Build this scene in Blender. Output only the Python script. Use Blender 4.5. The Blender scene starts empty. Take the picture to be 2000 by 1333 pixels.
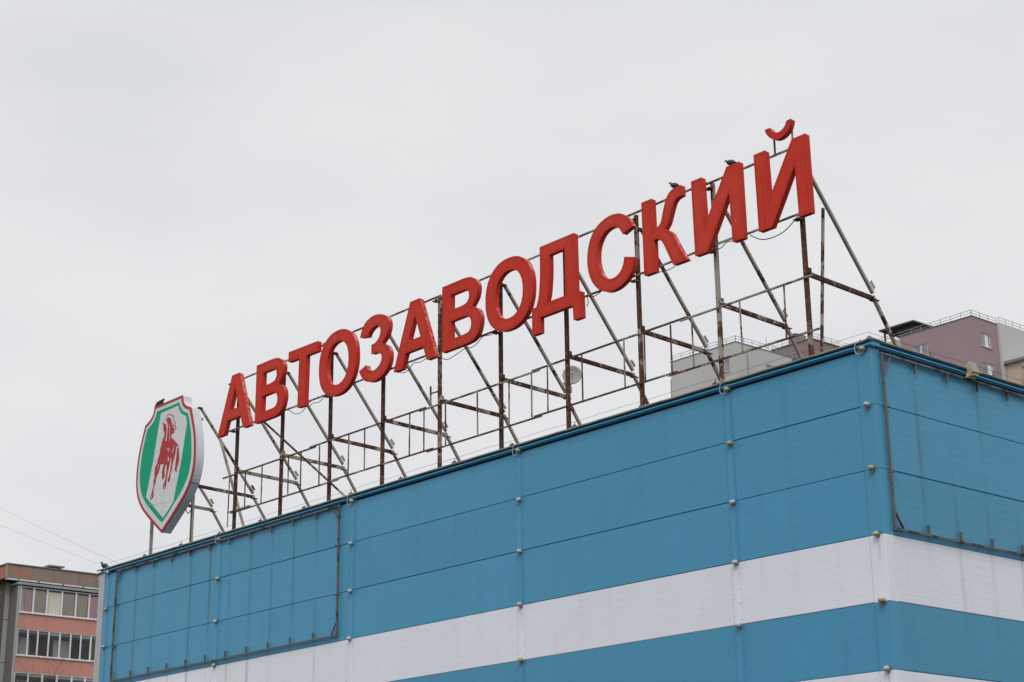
import bpy, bmesh, math, random
from mathutils import Vector, Matrix
from mathutils.geometry import tessellate_polygon

# ------------------------------------------------------------------ camera, sky, sun, exposure
scene = bpy.context.scene
COL = scene.collection
cam_d = bpy.data.cameras.new('camera')
cam = bpy.data.objects.new('camera', cam_d); COL.objects.link(cam)
cam.location = (18.582, -24.891, 1.603)
cam.rotation_euler = (1.884501, 0.010269, 0.858617)
cam_d.sensor_width = 36.0; cam_d.lens = 60.733
cam_d.clip_start = 0.1; cam_d.clip_end = 3000
scene.camera = cam

SUN_AZ, SUN_EL = math.radians(139), math.radians(50)      # azimuth clockwise from +Y
world = bpy.data.worlds.new('World'); scene.world = world
world.use_nodes = True
wn = world.node_tree; wn.nodes.clear()
w_out = wn.nodes.new('ShaderNodeOutputWorld')
w_mix = wn.nodes.new('ShaderNodeMixShader'); w_mix.inputs[0].default_value = 0.95
w_sky = wn.nodes.new('ShaderNodeTexSky'); w_sky.sky_type = 'NISHITA'; w_sky.sun_disc = False
w_sky.sun_elevation = SUN_EL; w_sky.sun_rotation = SUN_AZ; w_sky.dust_density = 4.0
w_b1 = wn.nodes.new('ShaderNodeBackground'); w_b1.inputs[1].default_value = 0.1
w_b2 = wn.nodes.new('ShaderNodeBackground'); w_b2.inputs[1].default_value = 1.0
w_tc = wn.nodes.new('ShaderNodeTexCoord')
w_map = wn.nodes.new('ShaderNodeMapping'); w_map.inputs['Scale'].default_value = (1.6, 1.6, 4.5)
w_noise = wn.nodes.new('ShaderNodeTexNoise'); w_noise.inputs['Scale'].default_value = 2.2
w_noise.inputs['Detail'].default_value = 5.0; w_noise.inputs['Roughness'].default_value = 0.5
w_ramp = wn.nodes.new('ShaderNodeValToRGB')
w_ramp.color_ramp.elements[0].position = 0.25; w_ramp.color_ramp.elements[0].color = (0.655, 0.668, 0.686, 1)
w_ramp.color_ramp.elements[1].position = 0.75; w_ramp.color_ramp.elements[1].color = (0.785, 0.789, 0.797, 1)
wl = wn.links.new
wl(w_tc.outputs['Generated'], w_map.inputs[0]); wl(w_map.outputs[0], w_noise.inputs['Vector'])
wl(w_noise.outputs['Fac'], w_ramp.inputs[0]); wl(w_ramp.outputs[0], w_b2.inputs[0])
wl(w_sky.outputs[0], w_b1.inputs[0])
wl(w_b1.outputs[0], w_mix.inputs[1]); wl(w_b2.outputs[0], w_mix.inputs[2]); wl(w_mix.outputs[0], w_out.inputs[0])

sun_d = bpy.data.lights.new('sun', 'SUN'); sun_d.energy = 1.5; sun_d.angle = math.radians(35); sun_d.color = (1.0, 0.975, 0.945)
sun = bpy.data.objects.new('sun', sun_d); COL.objects.link(sun); sun.location = (0, -40, 60)
sdir = Vector((math.sin(SUN_AZ)*math.cos(SUN_EL), math.cos(SUN_AZ)*math.cos(SUN_EL), math.sin(SUN_EL)))
sun.rotation_euler = sdir.to_track_quat('Z', 'Y').to_euler()

vs = scene.view_settings
vs.view_transform = 'Standard'; vs.look = 'None'; vs.exposure = 0.12; vs.gamma = 1.0; vs.use_curve_mapping = False

random.seed(7)
Z0 = 7.77                       # height of the top of the upper white band above the street

# ------------------------------------------------------------------ material helpers
class NT:
    def __init__(s, name):
        s.mat = bpy.data.materials.new(name); s.mat.use_nodes = True
        s.nt = s.mat.node_tree; s.nt.nodes.clear()
        s.out = s.nt.nodes.new('ShaderNodeOutputMaterial')
        s.bsdf = s.nt.nodes.new('ShaderNodeBsdfPrincipled')
        s.nt.links.new(s.bsdf.outputs[0], s.out.inputs[0])
        s._pos = None
    def put(s, sock, v):
        if isinstance(v, bpy.types.NodeSocket): s.nt.links.new(v, sock)
        else:
            if isinstance(v, tuple) and len(v) == 3 and sock.type == 'RGBA': v = (*v, 1)
            sock.default_value = v
    def m(s, op, a, b=0.0, c=0.0):
        n = s.nt.nodes.new('ShaderNodeMath'); n.operation = op
        for i, v in enumerate((a, b, c)): s.put(n.inputs[i], v)
        return n.outputs[0]
    def step(s, v, lo, hi, a=0.0, b=1.0):
        n = s.nt.nodes.new('ShaderNodeMapRange'); n.interpolation_type = 'SMOOTHSTEP'
        s.put(n.inputs[0], v)
        for i, x in enumerate((lo, hi, a, b)): s.put(n.inputs[i+1], x)
        return n.outputs[0]
    def geo(s, what='Position'):
        n = s.nt.nodes.new('ShaderNodeNewGeometry'); return n.outputs[what]
    def obj(s): 
        n = s.nt.nodes.new('ShaderNodeTexCoord'); return n.outputs['Object']
    def rand(s):
        n = s.nt.nodes.new('ShaderNodeObjectInfo'); return n.outputs['Random']
    def xyz(s, v):
        n = s.nt.nodes.new('ShaderNodeSeparateXYZ'); s.put(n.inputs[0], v); return n.outputs
    def noise(s, scale, detail=3.0, rough=0.55, stretch=None, vec=None):
        v = vec if vec is not None else s.geo()
        if stretch:
            mp = s.nt.nodes.new('ShaderNodeMapping'); mp.inputs['Scale'].default_value = stretch
            s.put(mp.inputs[0], v); v = mp.outputs[0]
        n = s.nt.nodes.new('ShaderNodeTexNoise'); s.put(n.inputs['Vector'], v)
        n.inputs['Scale'].default_value = scale; n.inputs['Detail'].default_value = detail
        n.inputs['Roughness'].default_value = rough
        return n.outputs['Fac']
    def mix(s, fac, a, b, mode='MIX'):
        n = s.nt.nodes.new('ShaderNodeMix'); n.data_type = 'RGBA'; n.blend_type = mode
        s.put(n.inputs[0], fac); s.put(n.inputs[6], a); s.put(n.inputs[7], b)
        return n.outputs[2]
    def scale(s, col, f):      # brighten / darken a colour by a factor socket
        n = s.nt.nodes.new('ShaderNodeVectorMath'); n.operation = 'SCALE'
        s.put(n.inputs[0], col if isinstance(col, bpy.types.NodeSocket) else tuple(col[:3])); s.put(n.inputs['Scale'], f)
        return n.outputs[0]
    def bump(s, h, strength=0.2, dist=0.01):
        n = s.nt.nodes.new('ShaderNodeBump'); n.inputs['Strength'].default_value = strength
        n.inputs['Distance'].default_value = dist; s.put(n.inputs['Height'], h)
        s.nt.links.new(n.outputs[0], s.bsdf.inputs['Normal'])
    def fin(s, col, rough=0.6, spec=0.4, metal=0.0):
        s.put(s.bsdf.inputs['Base Color'], col); s.put(s.bsdf.inputs['Roughness'], rough)
        s.put(s.bsdf.inputs['Specular IOR Level'], spec); s.put(s.bsdf.inputs['Metallic'], metal)
        return s.mat

def plain(name, col, rough=0.7, spec=0.3, var=0.12, scale=2.0, bump=0.0, metal=0.0):
    t = NT(name)
    f = t.m('MULTIPLY_ADD', t.noise(scale, 4.0), 2*var, 1-var)
    if bump: t.bump(t.noise(scale*12, 4.0), bump, 0.01)
    return t.fin(t.scale(col, f), rough, spec, metal)

def wall_paint(name, col, stain_col, stain, rough=0.42):
    """coated sheet metal of the shop: faded patches, rain streaks and rust runs under the banner brackets"""
    t = NT(name)
    x, y, z = t.xyz(t.geo()); nx = t.xyz(t.geo('True Normal'))[0]
    right = t.step(t.m('ABSOLUTE', nx), 0.4, 0.6)
    f = t.m('MULTIPLY_ADD', t.noise(0.35, 4.0, 0.6), 0.16, 0.92)
    f = t.m('MULTIPLY', f, t.m('MULTIPLY_ADD', t.rand(), 0.09, 0.955))
    f = t.m('MULTIPLY', f, t.m('MULTIPLY_ADD', t.noise(60, 2.0), 0.05, 0.975))
    base = t.scale(col, f)
    # broad vertical weather streaks
    st = t.noise(1.0, 4.0, 0.6, (2.6, 2.6, 0.14))
    base = t.mix(t.m('MULTIPLY', t.step(st, 0.52, 0.75), 0.10*stain), base, stain_col)
    # runs under each bracket of the banner frames
    cf = t.m('DIVIDE', t.m('ADD', x, 27.11), 1.0365); cr_ = t.m('SUBTRACT', y, 1.262)
    inf = t.m('MULTIPLY', t.step(x, -27.6, -27.5), t.step(x, -17.2, -17.1, 1.0, 0.0))
    inr = t.step(y, 0.9, 1.0)
    def runs(c, pitch):
        fr = t.m('FRACT', t.m('ADD', c, 0.5)); d = t.m('MULTIPLY', t.m('ABSOLUTE', t.m('SUBTRACT', fr, 0.5)), pitch)
        wob = t.m('MULTIPLY', t.noise(1.0, 2.0, 0.5, (1.2, 1.2, 0.6)), 0.035)
        d = t.m('ABSOLUTE', t.m('SUBTRACT', d, t.m('SUBTRACT', wob, 0.012)))
        return t.m('ADD', t.step(d, 0.004, 0.034, 0.42, 0.0), t.step(d, 0.01, 0.12, 0.40, 0.0))
    rf = t.m('MULTIPLY', runs(cf, 1.0365), inf); rr = t.m('MULTIPLY', runs(cr_, 1.0), inr)
    run = t.m('ADD', t.m('MULTIPLY', rf, t.m('SUBTRACT', 1.0, right)), t.m('MULTIPLY', rr, right))
    amt = t.step(t.noise(1.0, 3.0, 0.6, (0.9, 0.9, 0.35)), 0.36, 0.66)
    zf = t.m('MULTIPLY', t.step(z, Z0-2.2, Z0-0.6), t.step(z, Z0+3.42, Z0+3.36, 0.0, 1.0))
    run = t.m('MULTIPLY', t.m('MULTIPLY', run, amt), zf)
    base = t.mix(t.m('MULTIPLY', run, 0.85*stain), base, stain_col)
    # scuffs
    sc = t.step(t.noise(5.0, 6.0, 0.75), 0.70, 0.74)
    base = t.mix(t.m('MULTIPLY', sc, 0.25), base, stain_col)
    # rusty drips under the lamps on the vertical strips
    lf = t.m('FRACT', t.m('ADD', t.m('DIVIDE', t.m('ADD', x, 22.46), 6.33), 0.5)); ld = t.m('MULTIPLY', t.m('ABSOLUTE', t.m('SUBTRACT', lf, 0.5)), 6.33)
    lc = t.m('MINIMUM', ld, t.m('ABSOLUTE', t.m('ADD', x, 0.12)))
    lz = t.m('FRACT', t.m('DIVIDE', t.m('SUBTRACT', z, Z0-12.0), 1.2))
    drip = t.m('MULTIPLY', t.step(lc, 0.008, 0.05, 1.0, 0.0), t.step(lz, 0.45, 0.97))
    drip = t.m('MULTIPLY', drip, t.m('SUBTRACT', 1.0, right))
    base = t.mix(t.m('MULTIPLY', drip, t.m('MULTIPLY', t.noise(4.0, 3.0), 0.65)), base, (0.16, 0.115, 0.08))
    t.bump(t.noise(1.3, 2.0, 0.5), 0.22, 0.02)
    return t.fin(base, t.m('MULTIPLY_ADD', t.noise(3.0, 3.0), 0.15, rough-0.08), 0.42)

def rusty(name, paint, amount, dark=(0.045, 0.021, 0.014), bright=(0.30, 0.115, 0.048)):
    t = NT(name)
    r = t.rand()
    n1 = t.noise(2.4, 6.0, 0.62); n2 = t.noise(13.0, 5.0, 0.65)
    v = t.m('ADD', t.m('MULTIPLY', n1, 0.72), t.m('MULTIPLY', n2, 0.28))
    th = t.m('MULTIPLY_ADD', r, 0.10, 0.45 + (0.5-amount)*0.42)
    mask = t.step(v, th, t.m('ADD', th, 0.045))
    rc = t.mix(t.step(t.noise(9.0, 5.0, 0.7), 0.50, 0.68), dark, bright)
    pc = t.scale(paint, t.m('MULTIPLY_ADD', t.noise(6.0, 4.0), 0.5, 0.75))
    t.bump(n2, 0.25, 0.004)
    return t.fin(t.mix(mask, pc, rc), t.m('MULTIPLY_ADD', mask, 0.3, 0.55), 0.3)

def letter_red(name, col, worn):
    t = NT(name)
    x, y, z = t.xyz(t.geo()); nz = t.xyz(t.geo('True Normal'))[2]
    f = t.m('MULTIPLY_ADD', t.noise(1.1, 4.0, 0.6), 0.24, 0.88)
    f = t.m('MULTIPLY', f, t.m('MULTIPLY_ADD', t.noise(45.0, 2.0), 0.10, 0.95))
    base = t.scale(col, f)
    fade = t.step(t.noise(0.55, 5.0, 0.65), 0.40, 0.68)
    base = t.mix(t.m('MULTIPLY', fade, 0.40), base, (0.56, 0.085, 0.060))
    soot = t.step(t.noise(1.0, 5.0, 0.65, (9.0, 9.0, 0.8)), 0.52, 0.72)
    base = t.mix(t.m('MULTIPLY', soot, 0.34), base, (0.20, 0.018, 0.014))
    # chalky fading and droppings running down from the tops
    run = t.noise(1.0, 5.0, 0.62, (16.0, 16.0, 1.1))
    hi = t.step(z, Z0+7.2, Z0+8.3)
    spots = t.step(t.noise(1.0, 3.0, 0.5, (26, 26, 7)), 0.72, 0.75)
    w1 = t.m('MULTIPLY', t.step(run, 0.64, 0.72), t.m('MULTIPLY_ADD', hi, 0.28, 0.06))
    base = t.mix(t.m('MINIMUM', t.m('ADD', w1, t.m('MULTIPLY', spots, 0.4)), 1.0), base, (0.55, 0.42, 0.40))
    up = t.step(nz, 0.05, 0.6)
    flake = t.step(t.noise(7.0, 5.0, 0.7), 0.46, 0.58)
    base = t.mix(t.m('MULTIPLY', t.m('MULTIPLY', up, flake), worn), base, (0.62, 0.42, 0.40))
    t.bump(t.noise(28.0, 2.0, 0.5), 0.18, 0.006)
    return t.fin(base, 0.7, 0.12)

def glass(name, col, rough=0.06):
    t = NT(name)
    c = t.scale(col, t.m('MULTIPLY_ADD', t.noise(0.9, 2.0), 0.8, 0.6))
    t.bump(t.noise(1.1, 1.0), 0.05, 0.02)
    return t.fin(c, rough, 0.6)

M = {}
M['blue'] = wall_paint('blue_sheet', (0.055, 0.276, 0.452), (0.030, 0.105, 0.160), 1.0)
M['white'] = wall_paint('white_sheet', (0.76, 0.78, 0.845), (0.27, 0.255, 0.24), 0.9)
M['blue_trim'] = wall_paint('blue_flashing', (0.053, 0.272, 0.445), (0.030, 0.105, 0.160), 0.5, 0.36)
M['grey_trim'] = plain('grey_flashing', (0.43, 0.43, 0.44), 0.5, 0.35, 0.10, 1.2)
M['core'] = plain('wall_core', (0.03, 0.07, 0.11), 0.9, 0.1)
M['roof'] = plain('roof_felt', (0.10, 0.10, 0.11), 0.9, 0.2)
M['clip'] = plain('clip_blue', (0.030, 0.10, 0.16), 0.5, 0.35, 0.3, 8.0)
M['screw'] = plain('screw_steel', (0.05, 0.10, 0.15), 0.6, 0.3)
M['post'] = rusty('rusted_post', (0.22, 0.20, 0.175), 0.92, (0.055, 0.025, 0.018), (0.28, 0.115, 0.06))
M['post_rust'] = rusty('bright_rust_post', (0.30, 0.26, 0.21), 0.80, (0.085, 0.034, 0.020), (0.30, 0.125, 0.06))
M['post_patchy'] = rusty('patchy_post', (0.34, 0.30, 0.25), 0.52, (0.085, 0.034, 0.020), (0.30, 0.125, 0.06))
M['strut'] = rusty('grey_painted_strut', (0.335, 0.295, 0.240), 0.36)
M['beam'] = rusty('flaking_beam', (0.36, 0.33, 0.27), 0.62, (0.060, 0.026, 0.018))
M['rail'] = rusty('weathered_rail', (0.29, 0.255, 0.21), 0.62, (0.085, 0.043, 0.028), (0.24, 0.115, 0.06))
M['banner'] = rusty('banner_frame_steel', (0.125, 0.125, 0.12), 0.40, (0.045, 0.042, 0.036), (0.15, 0.085, 0.055))
M['red_face'] = letter_red('red_letter_face', (0.57, 0.043, 0.026), 0.0)
M['red_side'] = letter_red('red_letter_side', (0.56, 0.040, 0.026), 0.8)
M['red_dot'] = plain('red_light_dot', (0.30, 0.016, 0.012), 0.5, 0.3, 0.2, 8.0)
M['shield_side'] = plain('shield_sheet_edge', (0.62, 0.64, 0.68), 0.45, 0.4, 0.06, 2.0)
def vinyl(name, col, dirt):
    t = NT(name); f = t.m('MULTIPLY_ADD', t.noise(1.2, 4.0), 0.14, 0.93)
    s_ = t.step(t.noise(1.0, 5.0, 0.6, (5, 5, 0.6)), 0.5, 0.75)
    t.bump(t.noise(1.0, 2.0, 0.5, (1.2, 1.2, 2.6)), 0.35, 0.06)
    return t.fin(t.mix(t.m('MULTIPLY', s_, dirt), t.scale(col, f), (0.2, 0.19, 0.18)), 0.5, 0.12)
M['vinyl_white'] = vinyl('vinyl_white', (0.66, 0.67, 0.69), 0.25)
M['vinyl_red'] = vinyl('vinyl_red', (0.42, 0.045, 0.045), 0.1)
M['vinyl_green'] = vinyl('vinyl_green', (0.0, 0.345, 0.175), 0.06)
M['tube'] = plain('beige_tube', (0.24, 0.205, 0.135), 0.5, 0.3, 0.4, 3.0)
M['lamp_white'] = plain('lamp_cover_white', (0.44, 0.45, 0.47), 0.35, 0.5, 0.35, 9.0)
M['lamp_yellow'] = plain('lamp_cover_yellow', (0.42, 0.34, 0.16), 0.4, 0.5, 0.35, 9.0)
M['lamp_base'] = plain('lamp_base', (0.16, 0.15, 0.14), 0.6, 0.3)
M['cable_white'] = plain('cable_white', (0.45, 0.46, 0.46), 0.6, 0.3)
M['wire_grey'] = plain('wire_grey', (0.16, 0.16, 0.17), 0.6, 0.3)
M['cable_black'] = plain('cable_black', (0.025, 0.025, 0.028), 0.6, 0.3)
M['beige_metal'] = plain('beige_floodlight', (0.52, 0.44, 0.28), 0.5, 0.4, 0.12, 5.0)
M['lamp_glass'] = glass('floodlight_glass', (0.26, 0.27, 0.27), 0.1)
M['dish'] = plain('dish_grey', (0.42, 0.415, 0.40), 0.5, 0.4, 0.08, 4.0)
M['galv'] = plain('galvanised_steel', (0.30, 0.32, 0.32), 0.45, 0.5, 0.15, 8.0)
M['bird'] = plain('pigeon_feathers', (0.030, 0.036, 0.048), 0.55, 0.4, 0.45, 14.0)
M['bird_foot'] = plain('pigeon_feet', (0.30, 0.10, 0.08), 0.7, 0.3)
M['asphalt'] = plain('asphalt', (0.060, 0.060, 0.062), 0.9, 0.2, 0.25, 0.4, 0.2)
M['plinth'] = plain('plinth_render', (0.22, 0.22, 0.22), 0.9, 0.2)

# ------------------------------------------------------------------ object helpers
WL = {}
def reg(o, parent, wloc):
    COL.objects.link(o)
    o.location = Vector(wloc) - (WL[parent.name] if parent else Vector((0, 0, 0)))
    if parent: o.parent = parent
    WL[o.name] = Vector(wloc)
    return o
def thing(name, label, cat, loc=(0, 0, 0), group=None):
    o = bpy.data.objects.new(name, None); o.empty_display_size = 0.3
    reg(o, None, loc); tag(o, label, cat, group); return o
def tag(o, label=None, cat=None, group=None, kind=None):
    if label: o['label'] = label
    if cat: o['category'] = cat
    if group: o['group'] = group
    if kind: o['kind'] = kind
    return o
def mesh_of(name, bm, mat, smooth=False):
    me = bpy.data.meshes.new(name)
    bmesh.ops.recalc_face_normals(bm, faces=bm.faces)
    bm.to_mesh(me); bm.free()
    me.materials.append(M[mat] if isinstance(mat, str) else mat)
    if smooth:
        for p in me.polygons: p.use_smooth = True
    return me
def part(name, bm, mat, parent=None, smooth=False):
    """bm is in world coordinates"""
    base = WL[parent.name] if parent else None
    if base is None:
        bm.verts.ensure_lookup_table()
        lo = Vector((min(v.co.x for v in bm.verts), min(v.co.y for v in bm.verts), min(v.co.z for v in bm.verts)))
        hi = Vector((max(v.co.x for v in bm.verts), max(v.co.y for v in bm.verts), 0))
        base = Vector(((lo.x+hi.x)/2, (lo.y+hi.y)/2, lo.z))
    bmesh.ops.translate(bm, verts=bm.verts, vec=-base)
    return reg(bpy.data.objects.new(name, mesh_of(name, bm, mat, smooth)), parent, base)
def place(name, me, parent, wloc, rotz=0.0):
    o = bpy.data.objects.new(name, me); reg(o, parent, wloc)
    if rotz: o.rotation_euler = (0, 0, rotz)
    return o
def B(): return bmesh.new()
def box(bm, a, b):
    x0, x1 = sorted((a[0], b[0])); y0, y1 = sorted((a[1], b[1])); z0, z1 = sorted((a[2], b[2]))
    vs = [bm.verts.new(c) for c in ((x0,y0,z0),(x1,y0,z0),(x1,y1,z0),(x0,y1,z0),(x0,y0,z1),(x1,y0,z1),(x1,y1,z1),(x0,y1,z1))]
    for f in ((3,2,1,0),(4,5,6,7),(0,1,5,4),(1,2,6,5),(2,3,7,6),(3,0,4,7)): bm.faces.new([vs[i] for i in f])
    return bm
def bar(bm, p, q, w, h=None, up=(0, 0, 1)):
    """rectangular bar from p to q, w across, h along up"""
    p, q = Vector(p), Vector(q); d = (q-p).normalized(); h = h or w
    u = Vector(up)
    if abs(d.dot(u)) > 0.98: u = Vector((0, 1, 0))
    s = d.cross(u).normalized(); u = s.cross(d).normalized()
    r = [[bm.verts.new(c + s*a*w/2 + u*b*h/2) for a, b in ((-1,-1),(1,-1),(1,1),(-1,1))] for c in (p, q)]
    for i in range(4): bm.faces.new((r[0][i], r[0][(i+1)%4], r[1][(i+1)%4], r[1][i]))
    bm.faces.new(r[0][::-1]); bm.faces.new(r[1]); return bm
def tube(bm, pts, rad, n=6, rads=None):
    pts = [Vector(p) for p in pts]; rings = []; u = None
    for i, p in enumerate(pts):
        d = (pts[min(i+1, len(pts)-1)] - pts[max(i-1, 0)]).normalized()
        if u is None: u = d.orthogonal().normalized()
        u = (u - d*u.dot(d)).normalized(); s = d.cross(u); r = rads[i] if rads else rad
        rings.append([bm.verts.new(p + (u*math.cos(2*math.pi*k/n) + s*math.sin(2*math.pi*k/n))*r) for k in range(n)])
    for a, b in zip(rings, rings[1:]):
        for k in range(n): bm.faces.new((a[k], a[(k+1)%n], b[(k+1)%n], b[k]))
    bm.faces.new(rings[0][::-1]); bm.faces.new(rings[-1]); return bm
def prism(bm, contours, y0, y1, front=True, back=True, axes=None, o=Vector((0, 0, 0))):
    """2D contours (first outer, rest holes) in (u, v); extruded along w from y0 to y1"""
    U, V_, N = axes or (Vector((1, 0, 0)), Vector((0, 0, 1)), Vector((0, 1, 0)))
    flat = [c for k in contours for c in k]
    tris = tessellate_polygon([[Vector((a, b, 0)) for a, b in k] for k in contours])
    lay = []
    for w in (y0, y1): lay.append([bm.verts.new(o + U*a + V_*b + N*w) for a, b in flat])
    if front:
        for t in tris: bm.faces.new([lay[0][i] for i in t])
    if back:
        for t in tris: bm.faces.new([lay[1][i] for i in t[::-1]])
    s = 0
    for k in contours:
        n = len(k)
        for i in range(n):
            j = (i+1) % n
            bm.faces.new((lay[0][s+i], lay[0][s+j], lay[1][s+j], lay[1][s+i]))
        s += n
    return bm
def area2(k): return sum(k[i][0]*k[(i+1)%len(k)][1] - k[(i+1)%len(k)][0]*k[i][1] for i in range(len(k)))
def inset(k, d, hole=False):
    """shrink material by d (a hole grows)"""
    sgn = 1 if area2(k) > 0 else -1
    if hole: sgn = -sgn
    out = []; n = len(k)
    for i in range(n):
        p0, p, p1 = Vector(k[i-1]), Vector(k[i]), Vector(k[(i+1) % n])
        a, b = (p-p0).normalized(), (p1-p).normalized()
        na, nb = Vector((-a.y, a.x)), Vector((-b.y, b.x)); m = (na+nb)
        if m.length < 1e-3: m = na
        m.normalize(); c = max(0.45, m.dot(na)); q = p + m*(sgn*d/c); out.append((q.x, q.y))
    return out
def spline(P, closed=False, n=4):
    P = [Vector(p) for p in P]; N = len(P); out = []
    for i in range(N if closed else N-1):
        g = (lambda k: P[k % N]) if closed else (lambda k: P[min(max(k, 0), N-1)])
        p0, p1, p2, p3 = g(i-1), g(i), g(i+1), g(i+2)
        if not closed:
            if i == 0: p0 = 2*p1-p2
            if i == N-2: p3 = 2*p2-p1
        for k in range(n):
            t = k/n; out.append(0.5*(2*p1+(p2-p0)*t+(2*p0-5*p1+4*p2-p3)*t*t+(3*p1-p0-3*p2+p3)*t**3))
    if not closed: out.append(P[-1])
    return [tuple(p) for p in out]
def outline(runs):
    o = []
    for kind, pts in runs:
        q = [tuple(map(float, p)) for p in pts] if kind == 'l' else spline(pts)
        for p in q:
            if not o or (Vector(p)-Vector(o[-1])).length > 1e-5: o.append(p)
    if (Vector(o[0])-Vector(o[-1])).length < 1e-5: o.pop()
    return o
def W(x, y, z): return Vector((x, y, z + Z0))

# ------------------------------------------------------------------ ground
g = part('ground', box(B(), (-1400, -1400, -0.5), (1400, 1400, 0)), 'asphalt'); tag(g, kind='structure')

# ------------------------------------------------------------------ the blue and white shop building
shop = thing('shop_building', 'blue and white striped metal-clad shop building with roof sign', 'building', (-14.5, 15, 0))
DEPTH = 30.0
bm = B(); box(bm, (-29.36, 0.062, 0.0), (-0.062, DEPTH, Z0+3.05)); part('wall_core', bm, 'core', shop)
part('roof_deck', box(B(), (-29.3, 0.07, Z0+3.06), (-0.07, DEPTH-0.1, Z0+3.12)), 'roof', shop)
bm = B()   # parapet upstand behind the cladding
box(bm, (-29.36, 0.062, Z0+3.052), (-0.062, 0.20, Z0+3.60)); part('parapet', bm, 'core', shop)
part('parapet', box(B(), (-0.20, 0.202, Z0+3.122), (-0.062, DEPTH, Z0+3.60)), 'core', shop)

ROWS = [(2.4, 'blue'), (1.2, 'blue'), (0.0, 'blue'), (-1.2, 'white'), (-2.4, 'blue'), (-3.6, 'white'), (-4.8, 'blue'), (-6.0, 'blue'), (-7.2, 'blue')]
BAYS = [(-28.75, -22.695), (-22.395, -16.355), (-16.095, -9.985), (-9.755, -3.655), (-3.445, -0.33)]
def panel_mesh(length, mat, hh=1.2):
    """sandwich panel 1.2 m high with seven rolled grooves, face at y=0, origin at its lower left corner"""
    h, gap, gd, gw = hh, 0.008, 0.0026, 0.012
    prof = [(0.058, gap), (0.012, gap), (0.0, gap+0.012)]
    for k in range(1, 8):
        zc = k*0.15
        if zc > h-0.03: continue
        prof += [(0.0, zc-gw), (gd, zc), (0.0, zc+0.0022)]
    prof += [(0.0, h-0.006), (0.006, h), (0.058, h)]
    bm = B(); n = len(prof)
    r = [[bm.verts.new((x, y, z)) for y, z in prof] for x in (0.0, length)]
    for i in range(n): bm.faces.new((r[0][i], r[0][(i+1)%n], r[1][(i+1)%n], r[1][i]))
    bm.faces.new(r[0][::-1]); bm.faces.new(r[1])
    return mesh_of('panel', bm, mat)
for x0, x1 in BAYS:
    pm = {c: panel_mesh(x1-x0, c) for c in ('blue', 'white')}
    pm['top'] = panel_mesh(x1-x0, 'blue', 1.045)
    for i, (z, c) in enumerate(ROWS): place('panel', pm[c if i else 'top'], shop, W(x0, random.uniform(-.003, .003), z + random.uniform(-.003, .003)))
RB = [(0.25, 6.30), (6.54, 12.6), (12.84, 18.9), (19.14, 25.2), (25.44, DEPTH)]
for y0, y1 in RB:
    pm = {c: panel_mesh(y1-y0, c) for c in ('blue', 'white')}
    pm['top'] = panel_mesh(y1-y0, 'blue', 1.045)
    for i, (z, c) in enumerate(ROWS): place('panel', pm[c if i else 'top'], shop, W(random.uniform(-.003, .003), y0, z + random.uniform(-.003, .003)), math.pi/2)

def strip_mesh(w, mat, edge=0.62):
    bm = B()
    prof = [(0, 0.03), (0, -0.006), (w*0.08, -0.014), (w*(1-edge)*0.55, -0.014), (w*(1-edge)*0.62, -0.030), (w*0.80, -0.030), (w*0.84, -0.014), (w*0.97, -0.014), (w, -0.002), (w, 0.03)]
    r = [[bm.verts.new((x, y, z)) for x, y in prof] for z in (0.004, 1.196)]
    n = len(prof)
    for i in range(n): bm.faces.new((r[0][i], r[0][(i+1)%n], r[1][(i+1)%n], r[1][i]))
    bm.faces.new(r[0][::-1]); bm.faces.new(r[1])
    return mesh_of('cover_strip', bm, mat)
STRIPS = [(-29.055, -28.755), (-22.69, -22.40), (-16.35, -16.10), (-9.98, -9.76), (-3.65, -3.45)]
for i, (x0, x1) in enumerate(STRIPS):
    sm = {c: strip_mesh(x1-x0, 'blue_trim' if c == 'blue' else 'white') for c in ('blue', 'white')}
    for z, c in ROWS: place('cover_strip', sm[c], shop, W(x0, 0, z))
    bm = B()
    for k in range(44):
        z = 3.40 - k*0.30
        for xx in ((x0+0.012, x1-0.010) if i else (x1-0.012,)):
            zz = z + (0.09 if xx < (x0+x1)/2 else 0) + random.uniform(-0.02, 0.02)
            box(bm, W(xx-0.006, -0.020, zz-0.006), W(xx+0.006, -0.002, zz+0.006))
    tag(part('screws', bm, 'screw', shop), kind='stuff')
for y0, y1 in [(6.30, 6.54), (12.6, 12.84), (18.9, 19.14)]:
    sm = {c: strip_mesh(y1-y0, 'blue_trim' if c == 'blue' else 'white') for c in ('blue', 'white')}
    for z, c in ROWS: place('cover_strip', sm[c], shop, W(0, y0, z), math.pi/2)
def corner_mesh(mat):
    bm = B(); t = 0.022
    k = [(-0.325, 0.03), (-0.325, -0.004), (-0.31, -t), (0.014, -t), (t, -0.014), (t, 0.235), (0.004, 0.246), (-0.03, 0.246), (-0.03, 0.03)]
    prism(bm, [k], 0.004, 1.196, axes=(Vector((1,0,0)), Vector((0,1,0)), Vector((0,0,1))))
    return mesh_of('corner_flashing', bm, mat)
cmm = {'blue': corner_mesh('blue_trim'), 'white': corner_mesh('white')}
for z, c in ROWS: place('corner_flashing', cmm[c], shop, W(0, 0, z))
bm = B()
for k in range(44):
    z = 3.33 - k*0.24; box(bm, W(-0.318, -0.020, z-0.009), W(-0.300, -0.002, z+0.009))
tag(part('screws', bm, 'screw', shop), kind='stuff')
bm = B(); box(bm, W(-29.40, -0.03, -7.2), W(-29.06, 0.06, 3.56)); part('grey_corner_trim', bm, 'grey_trim', shop)
bm = B(); box(bm, (-29.40, -0.012, 0), (0.012, DEPTH, 0.565)); part('plinth', bm, 'plinth', shop)

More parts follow.
